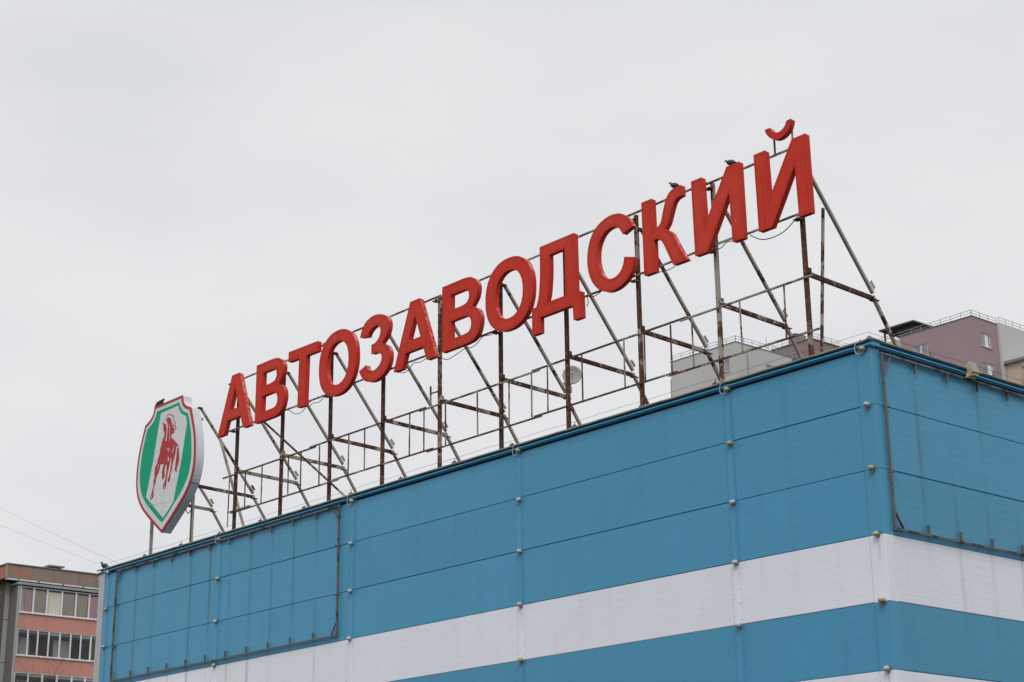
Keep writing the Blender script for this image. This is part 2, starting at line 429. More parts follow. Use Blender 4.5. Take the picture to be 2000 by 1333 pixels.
# coping: sheet lengths with a lip, joint clips, and the light tube clipped along it
COPE = [(0.19, 3.604), (0.012, 3.604), (0.012, 3.556), (-0.050, 3.550), (-0.088, 3.540), (-0.088, 3.516), (-0.060, 3.506), (-0.045, 3.488), (0.03, 3.488), (0.03, 3.50), (0.19, 3.50)]
CAP = [(0.24, 3.675), (-0.012, 3.655), (-0.050, 3.645), (-0.050, 3.610), (-0.03, 3.606), (0.24, 3.606)]
def swept(prof, p0, p1, right):
    bm = B(); r = []
    for a in (p0, p1):
        r.append([bm.verts.new(W(a, y, z) if not right else W(-y, a, z)) for y, z in prof])
    n = len(prof)
    for i in range(n): bm.faces.new((r[0][i], r[0][(i+1)%n], r[1][(i+1)%n], r[1][i]))
    bm.faces.new(r[0][::-1]); bm.faces.new(r[1]); return bm
cuts = [-29.40, -28.89] + [-26.81+2.083*k for k in range(13)] + [0.082]
for a, b in zip(cuts, cuts[1:]):
    part('coping', swept(COPE, a+0.002, b-0.002, False), 'blue_trim', shop)
    part('coping_cap', swept(CAP, a+0.002, min(b-0.002, 0.048), False), 'blue_trim', shop)
cr_cuts = [-0.078, 1.95, 4.03, 6.11, 8.2, 12.4, 16.6, 20.8, 25.0, DEPTH]
for a, b in zip(cr_cuts, cr_cuts[1:]):
    aa = a + (0.32 if a < 0 else 0.002)
    part('coping', swept(COPE, aa if a > 0 else 0.195, b-0.002, True), 'blue_trim', shop)
    part('coping_cap', swept(CAP, aa if a > 0 else 0.245, b-0.002, True), 'blue_trim', shop)
# mitred bit of the corner so the right coping starts at the corner
part('coping', swept([(-0.0905, 3.550), (-0.0905, 3.507), (-0.06, 3.489), (-0.06, 3.556)], -0.078, 0.193, True), 'blue_trim', shop)
part('coping_cap', swept([(-0.0505, 3.645), (-0.0505, 3.607), (-0.0485, 3.607), (-0.0485, 3.648)], -0.048, 0.243, True), 'blue_trim', shop)
def clip_mesh():
    bm = B()
    box(bm, (-0.05, -0.02, -0.03), (0.05, 0.08, 0.02)); box(bm, (-0.022, 0.0, 0.0205), (0.022, 0.05, 0.040))
    tube(bm, [(0, 0.02, 0.04), (0, 0.02, 0.055)], 0.012); return mesh_of('joint_clip', bm, 'clip')
jc = clip_mesh()
for x in cuts[2:-1]: place('joint_clip', jc, shop, W(x, 0.03, 3.685))
for y in cr_cuts[1:5]: place('joint_clip', jc, shop, W(-0.03, y, 3.685), math.pi/2)
place('joint_clip', jc, shop, W(-0.03, 0.05, 3.68), 0.7)
pts = []
x = -29.5
while x < 0.0:
    pts.append(W(x, -0.070 + random.uniform(-0.005, 0.005), 3.612 + random.uniform(-0.007, 0.007))); x += 0.35
pts += [W(0.03, -0.085, 3.625), W(0.085, -0.05, 3.63), W(0.10, 0.02, 3.622)]
y = 0.4
while y < 12: pts.append(W(0.093 + random.uniform(-0.004, 0.004), y, 3.612 + random.uniform(-0.006, 0.006))); y += 0.35
tag(part('light_tube', tube(B(), pts, 0.021, 6), 'tube', None, True), 'beige rope-light tube clipped along the blue parapet edge', 'light tube')
bm = B(); pts = [W(-29.3 + k*29.3/40, 0.06, 3.80 + 0.012*math.sin(k*2.1)) for k in range(41)]
tube(bm, pts, 0.0035, 4)
for x in cuts[3:-1:2]: box(bm, W(x-0.005, 0.055, 3.70), W(x+0.005, 0.065, 3.80))
tag(part('roof_wire', bm, 'cable_black'), 'thin dark wire strung just above the long blue parapet', 'wire')
bm = B(); pts = [W(-0.06, 0.1 + k*12/16, 3.80 + 0.01*math.sin(k*1.7)) for k in range(17)]; tube(bm, pts, 0.0035, 4)
for y in cr_cuts[1:5]: box(bm, W(-0.065, y-0.005, 3.70), W(-0.055, y+0.005, 3.80))
tag(part('roof_wire', bm, 'cable_black'), 'thin dark wire above the short right-hand blue parapet', 'wire')
bm = B(); box(bm, W(-0.095, 0.06, 3.70), W(-0.085, 0.07, 4.25)); 

# ------------------------------------------------------------------ facade lamps at the strip joints
def lamp_mesh(mat):
    bm = B(); rings = []
    for (t, r) in ((0.0, 0.068), (0.03, 0.074), (0.065, 0.068), (0.092, 0.048), (0.106, 0.02)):
        rings.append([bm.verts.new((0.86*r*math.cos(a), -0.012-t*0.9, 0.66*r*math.sin(a))) for a in [2*math.pi*k/14 for k in range(14)]])
    for a, b in zip(rings, rings[1:]):
        for k in range(14): bm.faces.new((a[k], a[(k+1)%14], b[(k+1)%14], b[k]))
    bm.faces.new(rings[0][::-1]); bm.faces.new(rings[-1]); return mesh_of('lamp_cover', bm, mat, True)
def lbase_mesh():
    bm = B(); box(bm, (-0.045, -0.016, -0.05), (0.045, 0.0, 0.045)); tube(bm, [(0.01, -0.03, -0.045), (0.012, -0.045, -0.085)], 0.014)
    return mesh_of('lamp_base', bm, 'lamp_base')
LMW, LMY, LMB = lamp_mesh('lamp_white'), lamp_mesh('lamp_yellow'), lbase_mesh()
colnames = ['far left wall end', 'strip inside the banner frame', 'strip right of the banner frame', 'strip midway along the wall', 'last strip before the corner', 'building corner']
lampcols = [(-28.82, [3.47, 2.36, 1.21], 'WYW'), (-22.46, [3.47, 2.38, 1.21, 0.02], 'YYWY'), (-16.18, [3.45, 2.36, 1.19, 0.01], 'WWWW'),
            (-9.81, [3.47, 2.36, 1.2, 0.0, -1.2], 'YWWWY'), (-3.50, [3.48, 2.36, 1.19, 0.0, -1.22], 'YYWWW'), (-0.12, [3.48, 2.39, 1.21, 0.02, -1.19, -2.37], 'YWYYYW')]
levels = ['under the parapet', 'at the upper blue seam', 'at the lower blue seam', 'atop the white band', 'below the white band', 'lowest in its column']
for (x, zs, cc), cn in zip(lampcols, colnames):
    for z, c, lv in zip(zs, cc, levels):
        l = thing('facade_lamp', f"{'white' if c == 'W' else 'yellowed'} bulb lamp {lv}, {cn}", 'lamp', W(x, -0.03, z), 'round lamps along the blue facade')
        place('lamp_base', LMB, l, W(x, -0.03, z)); place('lamp_cover', LMW if c == 'W' else LMY, l, W(x, -0.03, z)).rotation_euler = (random.uniform(-.25, .35), random.uniform(-.35, .35), random.uniform(-.25, .25))
        if lv == levels[0]:
            cp = spline([W(x-0.02, -0.06, 3.66), W(x-0.13, -0.10, 3.58), W(x-0.15, -0.10, z-0.03), W(x-0.10, -0.09, z-0.09), W(x+0.0, -0.06, z-0.08)])
            part('cable', tube(B(), cp, 0.009, 5), 'cable_white', l, True)

# ------------------------------------------------------------------ empty banner frames
def banner(name, label, right, a0, a1, z0, z1, tabs, sides):
    o = thing(name, label, 'banner frame', W(0.1, (a0+a1)/2, z0) if right else W((a0+a1)/2, -0.1, z0), 'empty banner frames on the facade')
    def P(a, out, z): return W(out, a, z) if right else W(a, -out, z)
    s = 0.042; up = (1, 0, 0) if right else (0, 1, 0)
    part('rail', bar(B(), P(a0, 0.062, z1), P(a1, 0.062, z1), s, s, up), 'banner', o)
    part('rail', bar(B(), P(a0, 0.062, z0), P(a1, 0.062, z0), s, s, up), 'banner', o)
    part('upright', bar(B(), P(a0+0.03, 0.062, z0+0.029), P(a0+0.03, 0.062, z1-0.029), s, s, up), 'banner', o)
    part('upright', bar(B(), P(a1-0.03, 0.062, z0+0.029), P(a1-0.03, 0.062, z1-0.029), s, s, up), 'banner', o)
    for a in tabs:
        part('bracket', box(B(), P(a-0.012, 0.078, z1-0.19), P(a+0.012, 0.026, z1-0.022)), 'banner', o)
        part('bracket', box(B(), P(a-0.011, 0.078, z0+0.022), P(a+0.011, 0.026, z0+0.19)), 'banner', o)
    for z in sides:
        part('bracket', box(B(), P(a0+0.055, 0.08, z-0.02), P(a0+0.15, 0.02, z+0.02)), 'banner', o)
        part('bracket', box(B(), P(a1-0.15, 0.08, z-0.02), P(a1-0.055, 0.02, z+0.02)), 'banner', o)
    for (aa, sa) in ((a0, 1), (a1, -1)):
        for (zz, sz) in ((z0, 1), (z1, -1)):
            part('gusset', bar(B(), P(aa+sa*0.06, 0.062, zz+sz*0.33), P(aa+sa*0.27, 0.062, zz+sz*0.03), 0.03, 0.035, up), 'banner', o)
    return o
banner('banner_frame', 'long empty steel banner frame on the left end of the blue wall', False, -28.27, -16.70, 0.15, 3.43, [-27.11+1.0365*k for k in range(10)], (2.41, 1.17))
banner('banner_frame', 'empty steel banner frame on the right-hand blue wall beside the corner', True, 0.222, 8.2, 0.108, 3.405, [1.26+k for k in range(7)], (2.40, 1.18))

# floodlight on the right parapet
fl = thing('floodlight', 'beige square floodlight fixed on the right-hand parapet edge', 'floodlight', W(0.1, 2.95, 3.45))
part('bracket', box(B(), W(0.085, 2.80, 3.44), W(0.16, 3.10, 3.47)), 'beige_metal', fl)
bm = B(); k = [(-0.11, 0.0), (0.12, 0.0), (0.14, 0.05), (-0.13, 0.05)]
box(bm, W(0.085, 2.84, 3.472), W(0.30, 3.06, 3.56)); part('ballast_box', bm, 'beige_metal', fl)
bm = B()
v0 = [W(0.12, 2.86, 3.565), W(0.12, 3.06, 3.565), W(0.06, 3.06, 3.76), W(0.06, 2.86, 3.76)]
v1 = [W(0.30, 2.82, 3.565), W(0.30, 3.10, 3.565), W(0.22, 3.10, 3.83), W(0.22, 2.82, 3.83)]
a = [bm.verts.new(v) for v in v0]; b = [bm.verts.new(v) for v in v1]
bm.faces.new(a[::-1]); bm.faces.new(b)
for i in range(4): bm.faces.new((a[i], a[(i+1)%4], b[(i+1)%4], b[i]))
hs = part('housing', bm, 'beige_metal', fl)
bm = B(); c = sum(v1, Vector())/4; nn = Vector((0.957, 0, 0.29))
bm.faces.new([bm.verts.new(c + (v-c)*0.86 + nn*0.006) for v in v1]); gl = part('glass', bm, 'lamp_glass', hs)
bm = B(); box(bm, W(0.245, 2.80, 3.545), W(0.345, 3.12, 3.562)); part('visor', bm, 'beige_metal', fl)
fl.scale = (0.8, 0.8, 0.8); fl.location.z -= 0.03

# ------------------------------------------------------------------ roof sign: steel frame
SP = 2.3365
XS = [-1.933 - SP*i for i in range(12)]
fr = thing('steel_lattice', 'rusty steel lattice frame along the roof carrying the red letters', 'lattice', W(-14.8, 0.7, 3.12))
for i, x in enumerate(XS):
    x += random.uniform(-0.012, 0.012); lean = random.uniform(-0.02, 0.02)
    shield = i >= 10
    top = 8.36 if not shield else 8.0
    m = 'post' if i > 3 else 'post_rust'
    if i in (1, 5): m = 'post_patchy'
    if shield: m = 'strut'
    part('post', bar(B(), W(x, 0.70, 3.14), W(x+lean, 0.70, top), 0.080, 0.078, (0, 1, 0)), m, fr)
    part('foot_plate', box(B(), W(x-0.15, 0.55, 3.121), W(x+0.15, 0.85, 3.138)), 'rail', fr)
    mb = 'beam' if i != 9 else 'strut'
    if i == 11: mb = 'strut'
    part('beam', bar(B(), W(x+0.02, 0.66, 5.64), W(x+0.02, 2.80, 5.575), 0.06, 0.09), mb, fr)
    part('strut', bar(B(), W(x+0.075, 0.80, 7.98), W(x+0.075, 2.72, 5.66), 0.062, 0.064), 'strut', fr)
    part('strut', bar(B(), W(x+0.075, 2.705, 5.60), W(x+0.075, 4.42, 3.16), 0.062, 0.064), 'strut', fr)
    part('foot_plate', box(B(), W(x-0.05, 4.27, 3.121), W(x+0.22, 4.57, 3.138)), 'rail', fr)
    part('splice_plate', bar(B(), W(x+0.112, 2.63, 5.90), W(x+0.112, 2.75, 5.76), 0.010, 0.075), 'strut', fr)
    part('splice_plate', box(B(), W(x-0.02, 2.70, 5.515), W(x+0.13, 2.88, 5.525)), 'beam', fr)
    part('cleat', box(B(), W(x+0.048, 0.68, 7.96), W(x+0.11, 0.82, 8.03)), 'post', fr)
    part('cleat', box(B(), W(x+0.055, 0.66, 5.62), W(x+0.12, 0.73, 5.73)), 'beam', fr)
    if not shield:
        part('cleat', box(B(), W(x-0.10, 0.527, 8.20), W(x+0.06, 0.653, 8.225)), 'rail', fr)
        part('cleat', box(B(), W(x-0.10, 0.527, 6.765), W(x+0.06, 0.653, 6.79)), 'rail', fr)
def rail(y, z, xs, s):
    for k, (a, b) in enumerate(zip(xs, xs[1:])):
        dz = (k % 2)*s*0.95; dy = random.uniform(-0.004, 0.004)
        part('rail', bar(B(), W(a-0.13, y+dy, z(a)+dz), W(b+0.13, y+dy, z(b)+dz), s, s), 'rail', fr)
zt = lambda x: 8.235 + max(0, (x+13)*0.0065); zb = lambda x: 6.80 + max(0, (x+8)*0.008)
rail(0.507, zt, [-23.1, -18.3, -13.45, -9.0, -4.4, -1.6], 0.037)
rail(0.507, zb, [-23.1, -17.2, -12.1, -6.9, -3.4, -1.6], 0.037)
rail(0.625, lambda x: 5.505 + max(0, (x+9)*0.005), [-23.4, -19.0, -14.2, -9.95, -5.2, -1.85], 0.037)
rail(0.625, lambda x: 4.40, [-22.9, -17.9, -13.9, -9.9, -5.6, -1.75], 0.036)
for x in [-23.13, -22.29, -21.43, -20.12, -19.51, -18.64, -17.3, -16.6, -14.69, -14.11, -13.26, -12.04, -10.87, -10.07, -9.52, -8.36, -7.01, -6.38, -5.59, -4.97, -3.62, -2.43]:
    lo = 4.42 if x > -23 else 4.02
    part('rung', bar(B(), W(x+random.uniform(-.015, .015), 0.60, lo), W(x, 0.60, 5.50), 0.027, 0.027, (0, 1, 0)), 'rail', fr)
part('rail', bar(B(), W(-23.16, 0.60, 4.44), W(-22.0, 0.60, 4.44), 0.03), 'rail', fr)
part('rung', bar(B(), W(-13.885, 0.63, 5.53), W(-13.885, 0.63, 6.05), 0.035, 0.035, (0, 1, 0)), 'rail', fr)
part('rail', bar(B(), W(-13.86, 0.63, 5.86), W(-13.62, 0.64, 5.855), 0.03), 'rail', fr)
part('brace', bar(B(), W(-21.70, 0.80, 6.82), W(-17.0, 0.80, 3.46), 0.045), 'beam', fr)
part('brace', bar(B(), W(-24.0, 0.76, 6.80), W(-22.25, 0.76, 3.40), 0.06), 'strut', fr)
part('brace', bar(B(), W(-2.02, 1.50, 7.28), W(-2.12, 1.15, 3.16), 0.05), 'beam', fr)

# ------------------------------------------------------------------ the red letters
def sup(cx, cz, a, b, e=2.25, n=56):
    out = []
    for k in range(n):
        t = 2*math.pi*k/n; c, s = math.cos(t), math.sin(t)
        out.append((cx + a*math.copysign(abs(c)**(2/e), c), cz + b*math.copysign(abs(s)**(2/e), s)))
    return out
G = {}
G['А'] = [[(0, 0), (.675, 1.71), (1.065, 1.71), (1.74, 0), (1.365, 0), (1.215, .385), (.515, .385), (.365, 0)], [(.868, 1.31), (1.105, .68), (.625, .68)]]
G['В'] = [outline([('l', [(0, 0), (0, 1.71), (.846, 1.71)]), ('s', [(.846, 1.71), (1.095, 1.676), (1.28, 1.571), (1.377, 1.419), (1.385, 1.271), (1.323, 1.081), (1.162, .907)]),
                   ('s', [(1.162, .907), (1.336, .819), (1.442, .688), (1.486, .522), (1.455, .326), (1.363, .145), (1.179, .029), (.9, 0)]), ('l', [(.9, 0), (0, 0)])]),
          outline([('l', [(.352, 1.018), (.352, 1.413), (.79, 1.413)]), ('s', [(.79, 1.413), (.955, 1.387), (1.035, 1.284), (1.031, 1.15), (.938, 1.05), (.76, 1.018)]), ('l', [(.76, 1.018), (.352, 1.018)])]),
          outline([('l', [(.352, .262), (.352, .725), (.86, .725)]), ('s', [(.86, .725), (1.034, .67), (1.115, .538), (1.105, .386), (1.012, .285), (.812, .262)]), ('l', [(.812, .262), (.352, .262)])])]
G['Т'] = [[(0, 1.705), (1.415, 1.705), (1.415, 1.41), (.885, 1.41), (.885, 0), (.53, 0), (.53, 1.41), (0, 1.41)]]
G['О'] = [sup(.855, .863, .855, .903), sup(.861, .85, .50, .60, 2.2)]
G['З'] = [outline([('s', [(.025, 1.29), (.105, 1.50), (.27, 1.665), (.511, 1.749), (.753, 1.752), (.994, 1.691), (1.175, 1.593), (1.273, 1.445), (1.276, 1.256), (1.185, 1.073), (.99, .913)]),
   ('s', [(.99, .913), (1.161, .837), (1.296, .701), (1.343, .531), (1.318, .334), (1.204, .158), (1.0, .031), (.735, -.036), (.496, -.023), (.283, .05), (.127, .19), (0, .38)]), ('l', [(0, .38), (.323, .481)]),
   ('s', [(.323, .481), (.38, .364), (.518, .275), (.668, .258), (.846, .318), (.962, .439), (.983, .564), (.913, .656), (.777, .708)]), ('l', [(.777, .708), (.537, .72), (.531, .976)]),
   ('s', [(.531, .976), (.711, .997), (.858, 1.101), (.92, 1.254), (.882, 1.377), (.79, 1.442), (.67, 1.451), (.52, 1.404), (.416, 1.327), (.372, 1.235)]), ('l', [(.372, 1.235), (.025, 1.29)])])]
G['Д'] = [outline([('l', [(.305, 1.728), (1.487, 1.728), (1.50, .275), (1.66, .275), (1.682, -.365), (1.408, -.365), (1.388, 0), (.288, 0), (.284, -.372), (.004, -.372), (0, .282), (.152, .282)]),
   ('s', [(.152, .282), (.237, .492), (.282, .796), (.305, 1.131), (.305, 1.728)])]),
   outline([('l', [(.64, 1.44), (1.155, 1.44), (1.163, .30), (.51, .30)]), ('s', [(.51, .30), (.579, .51), (.622, .814), (.641, 1.081), (.64, 1.44)])])]
G['С'] = [outline([('s', [(1.477, 1.292), (1.392, 1.466), (1.267, 1.604), (1.096, 1.703), (.921, 1.746), (.721, 1.751), (.495, 1.697), (.287, 1.585), (.146, 1.428), (.06, 1.253), (.006, 1.018), (.008, .751), (.067, .503), (.184, .289), (.345, .117), (.52, .018), (.715, -.032), (.946, -.022), (1.179, .064), (1.335, .181), (1.439, .344), (1.491, .557)]),
   ('l', [(1.491, .557), (1.182, .648)]), ('s', [(1.182, .648), (1.143, .489), (1.039, .34), (.882, .263), (.716, .263), (.576, .327), (.448, .47), (.366, .665), (.336, .866), (.355, 1.081), (.433, 1.257), (.573, 1.397), (.754, 1.458), (.931, 1.433), (1.06, 1.346), (1.151, 1.191)]), ('l', [(1.151, 1.191), (1.477, 1.292)])])]
G['К'] = [outline([('l', [(0, 1.71), (.325, 1.71), (.335, .98)]), ('s', [(.335, .98), (.461, .997), (.545, 1.051), (.597, 1.16), (.666, 1.371), (.746, 1.561), (.844, 1.672), (.986, 1.734), (1.215, 1.74)]), ('l', [(1.215, 1.74), (1.225, 1.50)]),
   ('s', [(1.225, 1.50), (1.075, 1.481), (.98, 1.414), (.916, 1.292), (.837, 1.103), (.773, .981), (.683, .888)]), ('s', [(.683, .888), (.799, .822), (.886, .733), (.969, .584), (1.051, .419), (1.153, .231), (1.297, 0)]), ('l', [(1.297, 0), (.885, 0)]),
   ('s', [(.885, 0), (.789, .199), (.686, .423), (.603, .589), (.526, .674), (.447, .728), (.345, .735)]), ('l', [(.345, .735), (.35, 0), (.012, 0), (0, 1.71)])])]
G['И'] = [[(0, 1.71), (.315, 1.71), (.345, .62), (1.02, 1.71), (1.38, 1.71), (1.39, 0), (1.08, 0), (1.055, 1.125), (.378, 0), (.025, 0)]]
BREVE = [outline([('s', [(0, 2.157), (.014, 2.091), (.08, 1.978), (.199, 1.873), (.35, 1.832), (.501, 1.866), (.618, 1.95), (.678, 2.06), (.70, 2.158)]), ('l', [(.70, 2.158), (.578, 2.158)]),
   ('s', [(.578, 2.158), (.534, 2.075), (.455, 2.008), (.35, 1.984), (.25, 2.010), (.185, 2.075), (.141, 2.157)]), ('l', [(.141, 2.157), (0, 2.157)])])]
def letter_parts(t, cont, x, z, y0=0.35, th=0.135, tilt=0.0, pre=''):
    def mv(k):
        ct, st = math.cos(tilt), math.sin(tilt)
        return [(x + a*ct + b*st, z - a*st + b*ct + Z0) for a, b in k]
    cs = [mv(k) for k in cont]
    part(pre+'face', prism(B(), cs, y0, y0+0.012), 'red_face', t)
    ins = [inset(k, 0.007, i > 0) for i, k in enumerate(cs)]
    part(pre+'side_return', prism(B(), ins, y0+0.0125, y0+th), 'red_side', t)
    bm = B()                                      # rows of little light points following the outline
    for i, k in enumerate(cs):
        k2 = inset(k, 0.045, i > 0); run_ = 0.0; n_ = len(k2)
        for j in range(n_):
            p, q = Vector(k2[j]), Vector(k2[(j+1) % n_]); L_ = (q-p).length; d_ = run_
            while d_ < L_:
                c_ = p.lerp(q, d_/L_); r_ = 0.008
                box(bm, (c_.x-r_, y0-0.005, c_.y-r_), (c_.x+r_, y0-0.0002, c_.y+r_)); d_ += 0.05
            run_ = d_ - L_
    tag(part(pre+'light_points', bm, 'red_dot', t), kind='stuff')
WORD = [('А', -23.487, 6.673, 'first letter of the red roof word, nearest the shield', 0), ('В', -21.515, 6.660, 'second letter of the red roof word, left of T', 0),
        ('Т', -19.925, 6.665, 'T-shaped red roof letter, third of the word', 0.018), ('О', -18.400, 6.640, 'left of the two round ring letters of the red roof word', 0),
        ('З', -16.561, 6.640, 'red roof letter shaped like a 3', 0), ('А', -15.062, 6.640, 'second A of the red roof word, right of the 3-shaped letter', 0),
        ('В', -13.085, 6.672, 'second B-shaped red roof letter, before the right ring', 0), ('О', -11.420, 6.660, 'right of the two round ring letters of the red roof word', 0),
        ('Д', -9.748, 6.636, 'red roof letter standing on two little feet', 0), ('С', -7.846, 6.660, 'C-shaped red roof letter', 0),
        ('К', -6.085, 6.692, 'K-shaped red roof letter with curved arms and a pigeon', 0), ('И', -4.585, 6.700, 'red reversed-N roof letter without a curved mark above', 0),
        ('Й', -2.812, 6.706, 'last red roof letter, reversed N with a curved mark above', 0)]
for ch, x, z, lab, tilt in WORD:
    t = thing('sign_letter', lab, 'sign letter', W(x+0.7, 0.40, z), 'red letters of the roof sign')
    letter_parts(t, G['И' if ch == 'Й' else ch], x, z, tilt=tilt)
    if ch == 'Й':
        letter_parts(t, BREVE, x+0.342, z-0.002, pre='breve_')
        part('support_bar', bar(B(), W(-2.366, 0.505, 8.28), W(-2.366, 0.505, 8.68), 0.03, 0.03, (0, 1, 0)), 'rail', t)
        part('support_bar', bar(B(), W(-1.888, 0.505, 8.28), W(-1.888, 0.505, 8.68), 0.03, 0.03, (0, 1, 0)), 'rail', t)
def cable(pts, label, r=0.010, y=0.50, mat='cable_black'):
    c = spline([W(a, y, b) for a, b in pts], n=5); tag(part('cable', tube(B(), c, r, 5), mat, None, True), label, 'cable', 'cables hanging under the letters')
cable([(-20.3, 6.79), (-20.03, 6.76), (-19.75, 6.60), (-19.5, 6.55), (-19.3, 6.60), (-19.14, 6.70), (-18.95, 6.79)], 'black cable sagging behind the foot of the T-shaped letter')
cable([(-19.1, 6.62), (-18.85, 6.70), (-18.6, 6.66), (-18.3, 6.76), (-18.05, 6.72), (-17.8, 6.78)], 'black cable looping between the T and the left ring letter')
cable([(-15.11, 6.71), (-14.84, 6.60), (-14.6, 6.64), (-14.42, 6.76), (-14.16, 6.72), (-13.88, 6.76)], 'black cable drooping under the second A')
cable([(-13.3, 6.62), (-13.0, 6.52), (-12.37, 6.64), (-12.15, 6.60), (-11.9, 6.66), (-11.7, 6.77), (-11.39, 6.74), (-11.1, 6.79)], 'black cable drooping under the second B-shaped letter')
cable([(-9.9, 6.79), (-9.7, 6.74), (-9.5, 6.78)], 'short black cable left of the footed letter')
cable([(-8.05, 6.55), (-8.0, 6.66), (-8.02, 6.78), (-7.8, 6.73), (-7.5, 6.80)], 'black cable hooked between the footed letter and the C')
cable([(-5.75, 6.72), (-5.4, 6.70), (-5.1, 6.80)], 'thin black cable under the K-shaped letter')
cable([(-4.3, 6.80), (-4.0, 6.74), (-3.8, 6.82), (-3.6, 6.80)], 'black cable under the plain reversed N')
cable([(-3.15, 6.78), (-2.79, 6.58), (-2.29, 6.58), (-1.86, 6.81)], 'longest drooping black cable, under the last letter', 0.011)

# ------------------------------------------------------------------ the shield with the red horse
SX = -26.42
def sym(right):      # right half from top centre to bottom tip, mirrored
    r = [p for p in right]; l = [(-a, b) for a, b in reversed(right) if abs(a) > 1e-6]
    return r + l
def half(top, notch, side, tip):
    return [(top[0], top[1])] + spline([top] + notch)[1:-1] + spline([notch[-1]] + side + [tip])
o_half = half((.83, 8.42), [(.89, 8.20), (1.06, 8.05), (1.35, 7.93)], [(1.50, 7.55), (1.66, 7.05), (1.73, 6.5), (1.70, 6.05), (1.54, 5.62), (1.20, 5.23), (.70, 4.84), (.33, 4.58)], (0, 4.345))
i_half = half((.765, 8.345), [(.83, 8.15), (1.01, 7.985), (1.28, 7.87)], [(1.43, 7.50), (1.585, 7.05), (1.655, 6.5), (1.625, 6.07), (1.475, 5.67), (1.15, 5.29), (.67, 4.92), (.31, 4.665)], (0, 4.44))
g_half = half((.67, 8.235), [(.74, 8.07), (.91, 7.91), (1.20, 7.78)], [(1.33, 7.45), (1.45, 7.05), (1.515, 6.5), (1.48, 6.10), (1.34, 5.77), (1.04, 5.43), (.62, 5.10), (.30, 4.86)], (0, 4.66))
sh = thing('shield_sign', 'white shield sign with green bands and a red horse, red rim', 'sign', W(SX, 0.5, 4.345))
def at(k): return [(SX + a, b + Z0) for a, b in k]
OUT = at(sym(o_half)); 
part('side_return', prism(B(), [inset(OUT, 0.012)], 0.375, 0.66), 'shield_side', sh)
part('rim', prism(B(), [OUT, at(sym(i_half))], 0.345, 0.3745), 'vinyl_red', sh)
fc = part('face', prism(B(), [inset(at(sym(i_half)), 0.003)], 0.352, 0.3742), 'vinyl_white', sh)
white_in = [(-.43, 8.135), (.60, 8.15)] + spline([(.60, 8.15), (.66, 8.03), (.80, 7.87), (.95, 7.78), (1.09, 7.73)])[1:] + [(1.18, 7.46), (.93, 6.32), (.60, 5.19), (.04, 4.79), (-1.06, 5.63), (-.76, 6.63)]
part('green_band', prism(B(), [at(sym(g_half)), at(white_in)], 0.3495, 0.3518), 'vinyl_green', sh)
HB = [(-0.03, 7.86), (0.02, 7.9), (0.11, 7.9), (0.2, 7.84), (0.28, 7.73), (0.32, 7.64), (0.37, 7.54), (0.45, 7.48), (0.48, 7.41), (0.47, 7.34), (0.4, 7.31), (0.31, 7.31), (0.31, 7.21), (0.41, 7.16), (0.56, 7.05), (0.73, 6.92), (0.78, 6.82), (0.72, 6.85), (0.65, 6.9), (0.64, 6.8), (0.62, 6.69), (0.6, 6.6), (0.55, 6.5), (0.51, 6.44), (0.47, 6.33), (0.44, 6.18), (0.38, 6.09), (0.38, 5.96), (0.34, 5.86), (0.29, 5.84), (0.23, 5.88), (0.23, 5.96), (0.29, 6.04), (0.33, 6.15), (0.37, 6.28), (0.39, 6.43), (0.38, 6.57), (0.35, 6.59), (0.33, 6.5), (0.31, 6.4), (0.27, 6.28), (0.22, 6.14), (0.18, 6.0), (0.16, 5.85), (0.16, 5.76), (0.13, 5.7), (0.06, 5.67), (-0.01, 5.71), (-0.04, 5.79), (0.0, 5.85), (0.06, 5.94), (0.1, 6.05), (0.12, 6.19), (0.12, 6.3), (0.11, 6.42), (0.07, 6.43), (0.03, 6.35), (0.01, 6.24), (0.05, 6.13), (0.03, 6.04), (-0.08, 5.98), (-0.12, 6.07), (-0.14, 6.21), (-0.12, 6.35), (-0.08, 6.43), (-0.05, 6.47), (-0.15, 6.48), (-0.24, 6.5), (-0.27, 6.44), (-0.28, 6.35), (-0.38, 6.21), (-0.46, 6.11), (-0.49, 5.98), (-0.58, 5.84), (-0.59, 5.7), (-0.56, 5.58), (-0.6, 5.52), (-0.67, 5.48), (-0.73, 5.48), (-0.78, 5.53), (-0.77, 5.59), (-0.71, 5.65), (-0.68, 5.75), (-0.63, 5.85), (-0.61, 5.94), (-0.64, 6.04), (-0.58, 6.13), (-0.59, 6.25), (-0.59, 6.38), (-0.56, 6.48), (-0.46, 6.57), (-0.45, 6.65), (-0.39, 6.75), (-0.33, 6.87), (-0.32, 7.0), (-0.26, 7.1), (-0.24, 7.19), (-0.21, 7.26), (-0.15, 7.33), (-0.09, 7.27), (-0.04, 7.18), (0.04, 7.17), (0.045, 7.25), (0.055, 7.36), (0.065, 7.47), (0.075, 7.6), (0.02, 7.75), (-0.03, 7.81)]
HEAD = [(-0.25, 7.83), (-0.16, 7.77), (-0.12, 7.72), (-0.06, 7.74), (-0.01, 7.64), (0.02, 7.52), (0.01, 7.40), (0.0, 7.27), (-0.03, 7.24), (-0.07, 7.27), (-0.09, 7.36), (-0.12, 7.45), (-0.16, 7.51), (-0.21, 7.6), (-0.21, 7.69)]
TAIL = [(0.79, 6.80), (0.83, 6.62), (0.86, 6.42), (0.8, 6.27), (0.74, 6.18), (0.74, 6.05), (0.62, 6.14), (0.6, 6.25), (0.64, 6.24), (0.64, 6.38), (0.67, 6.53), (0.68, 6.68), (0.69, 6.8), (0.73, 6.84)]
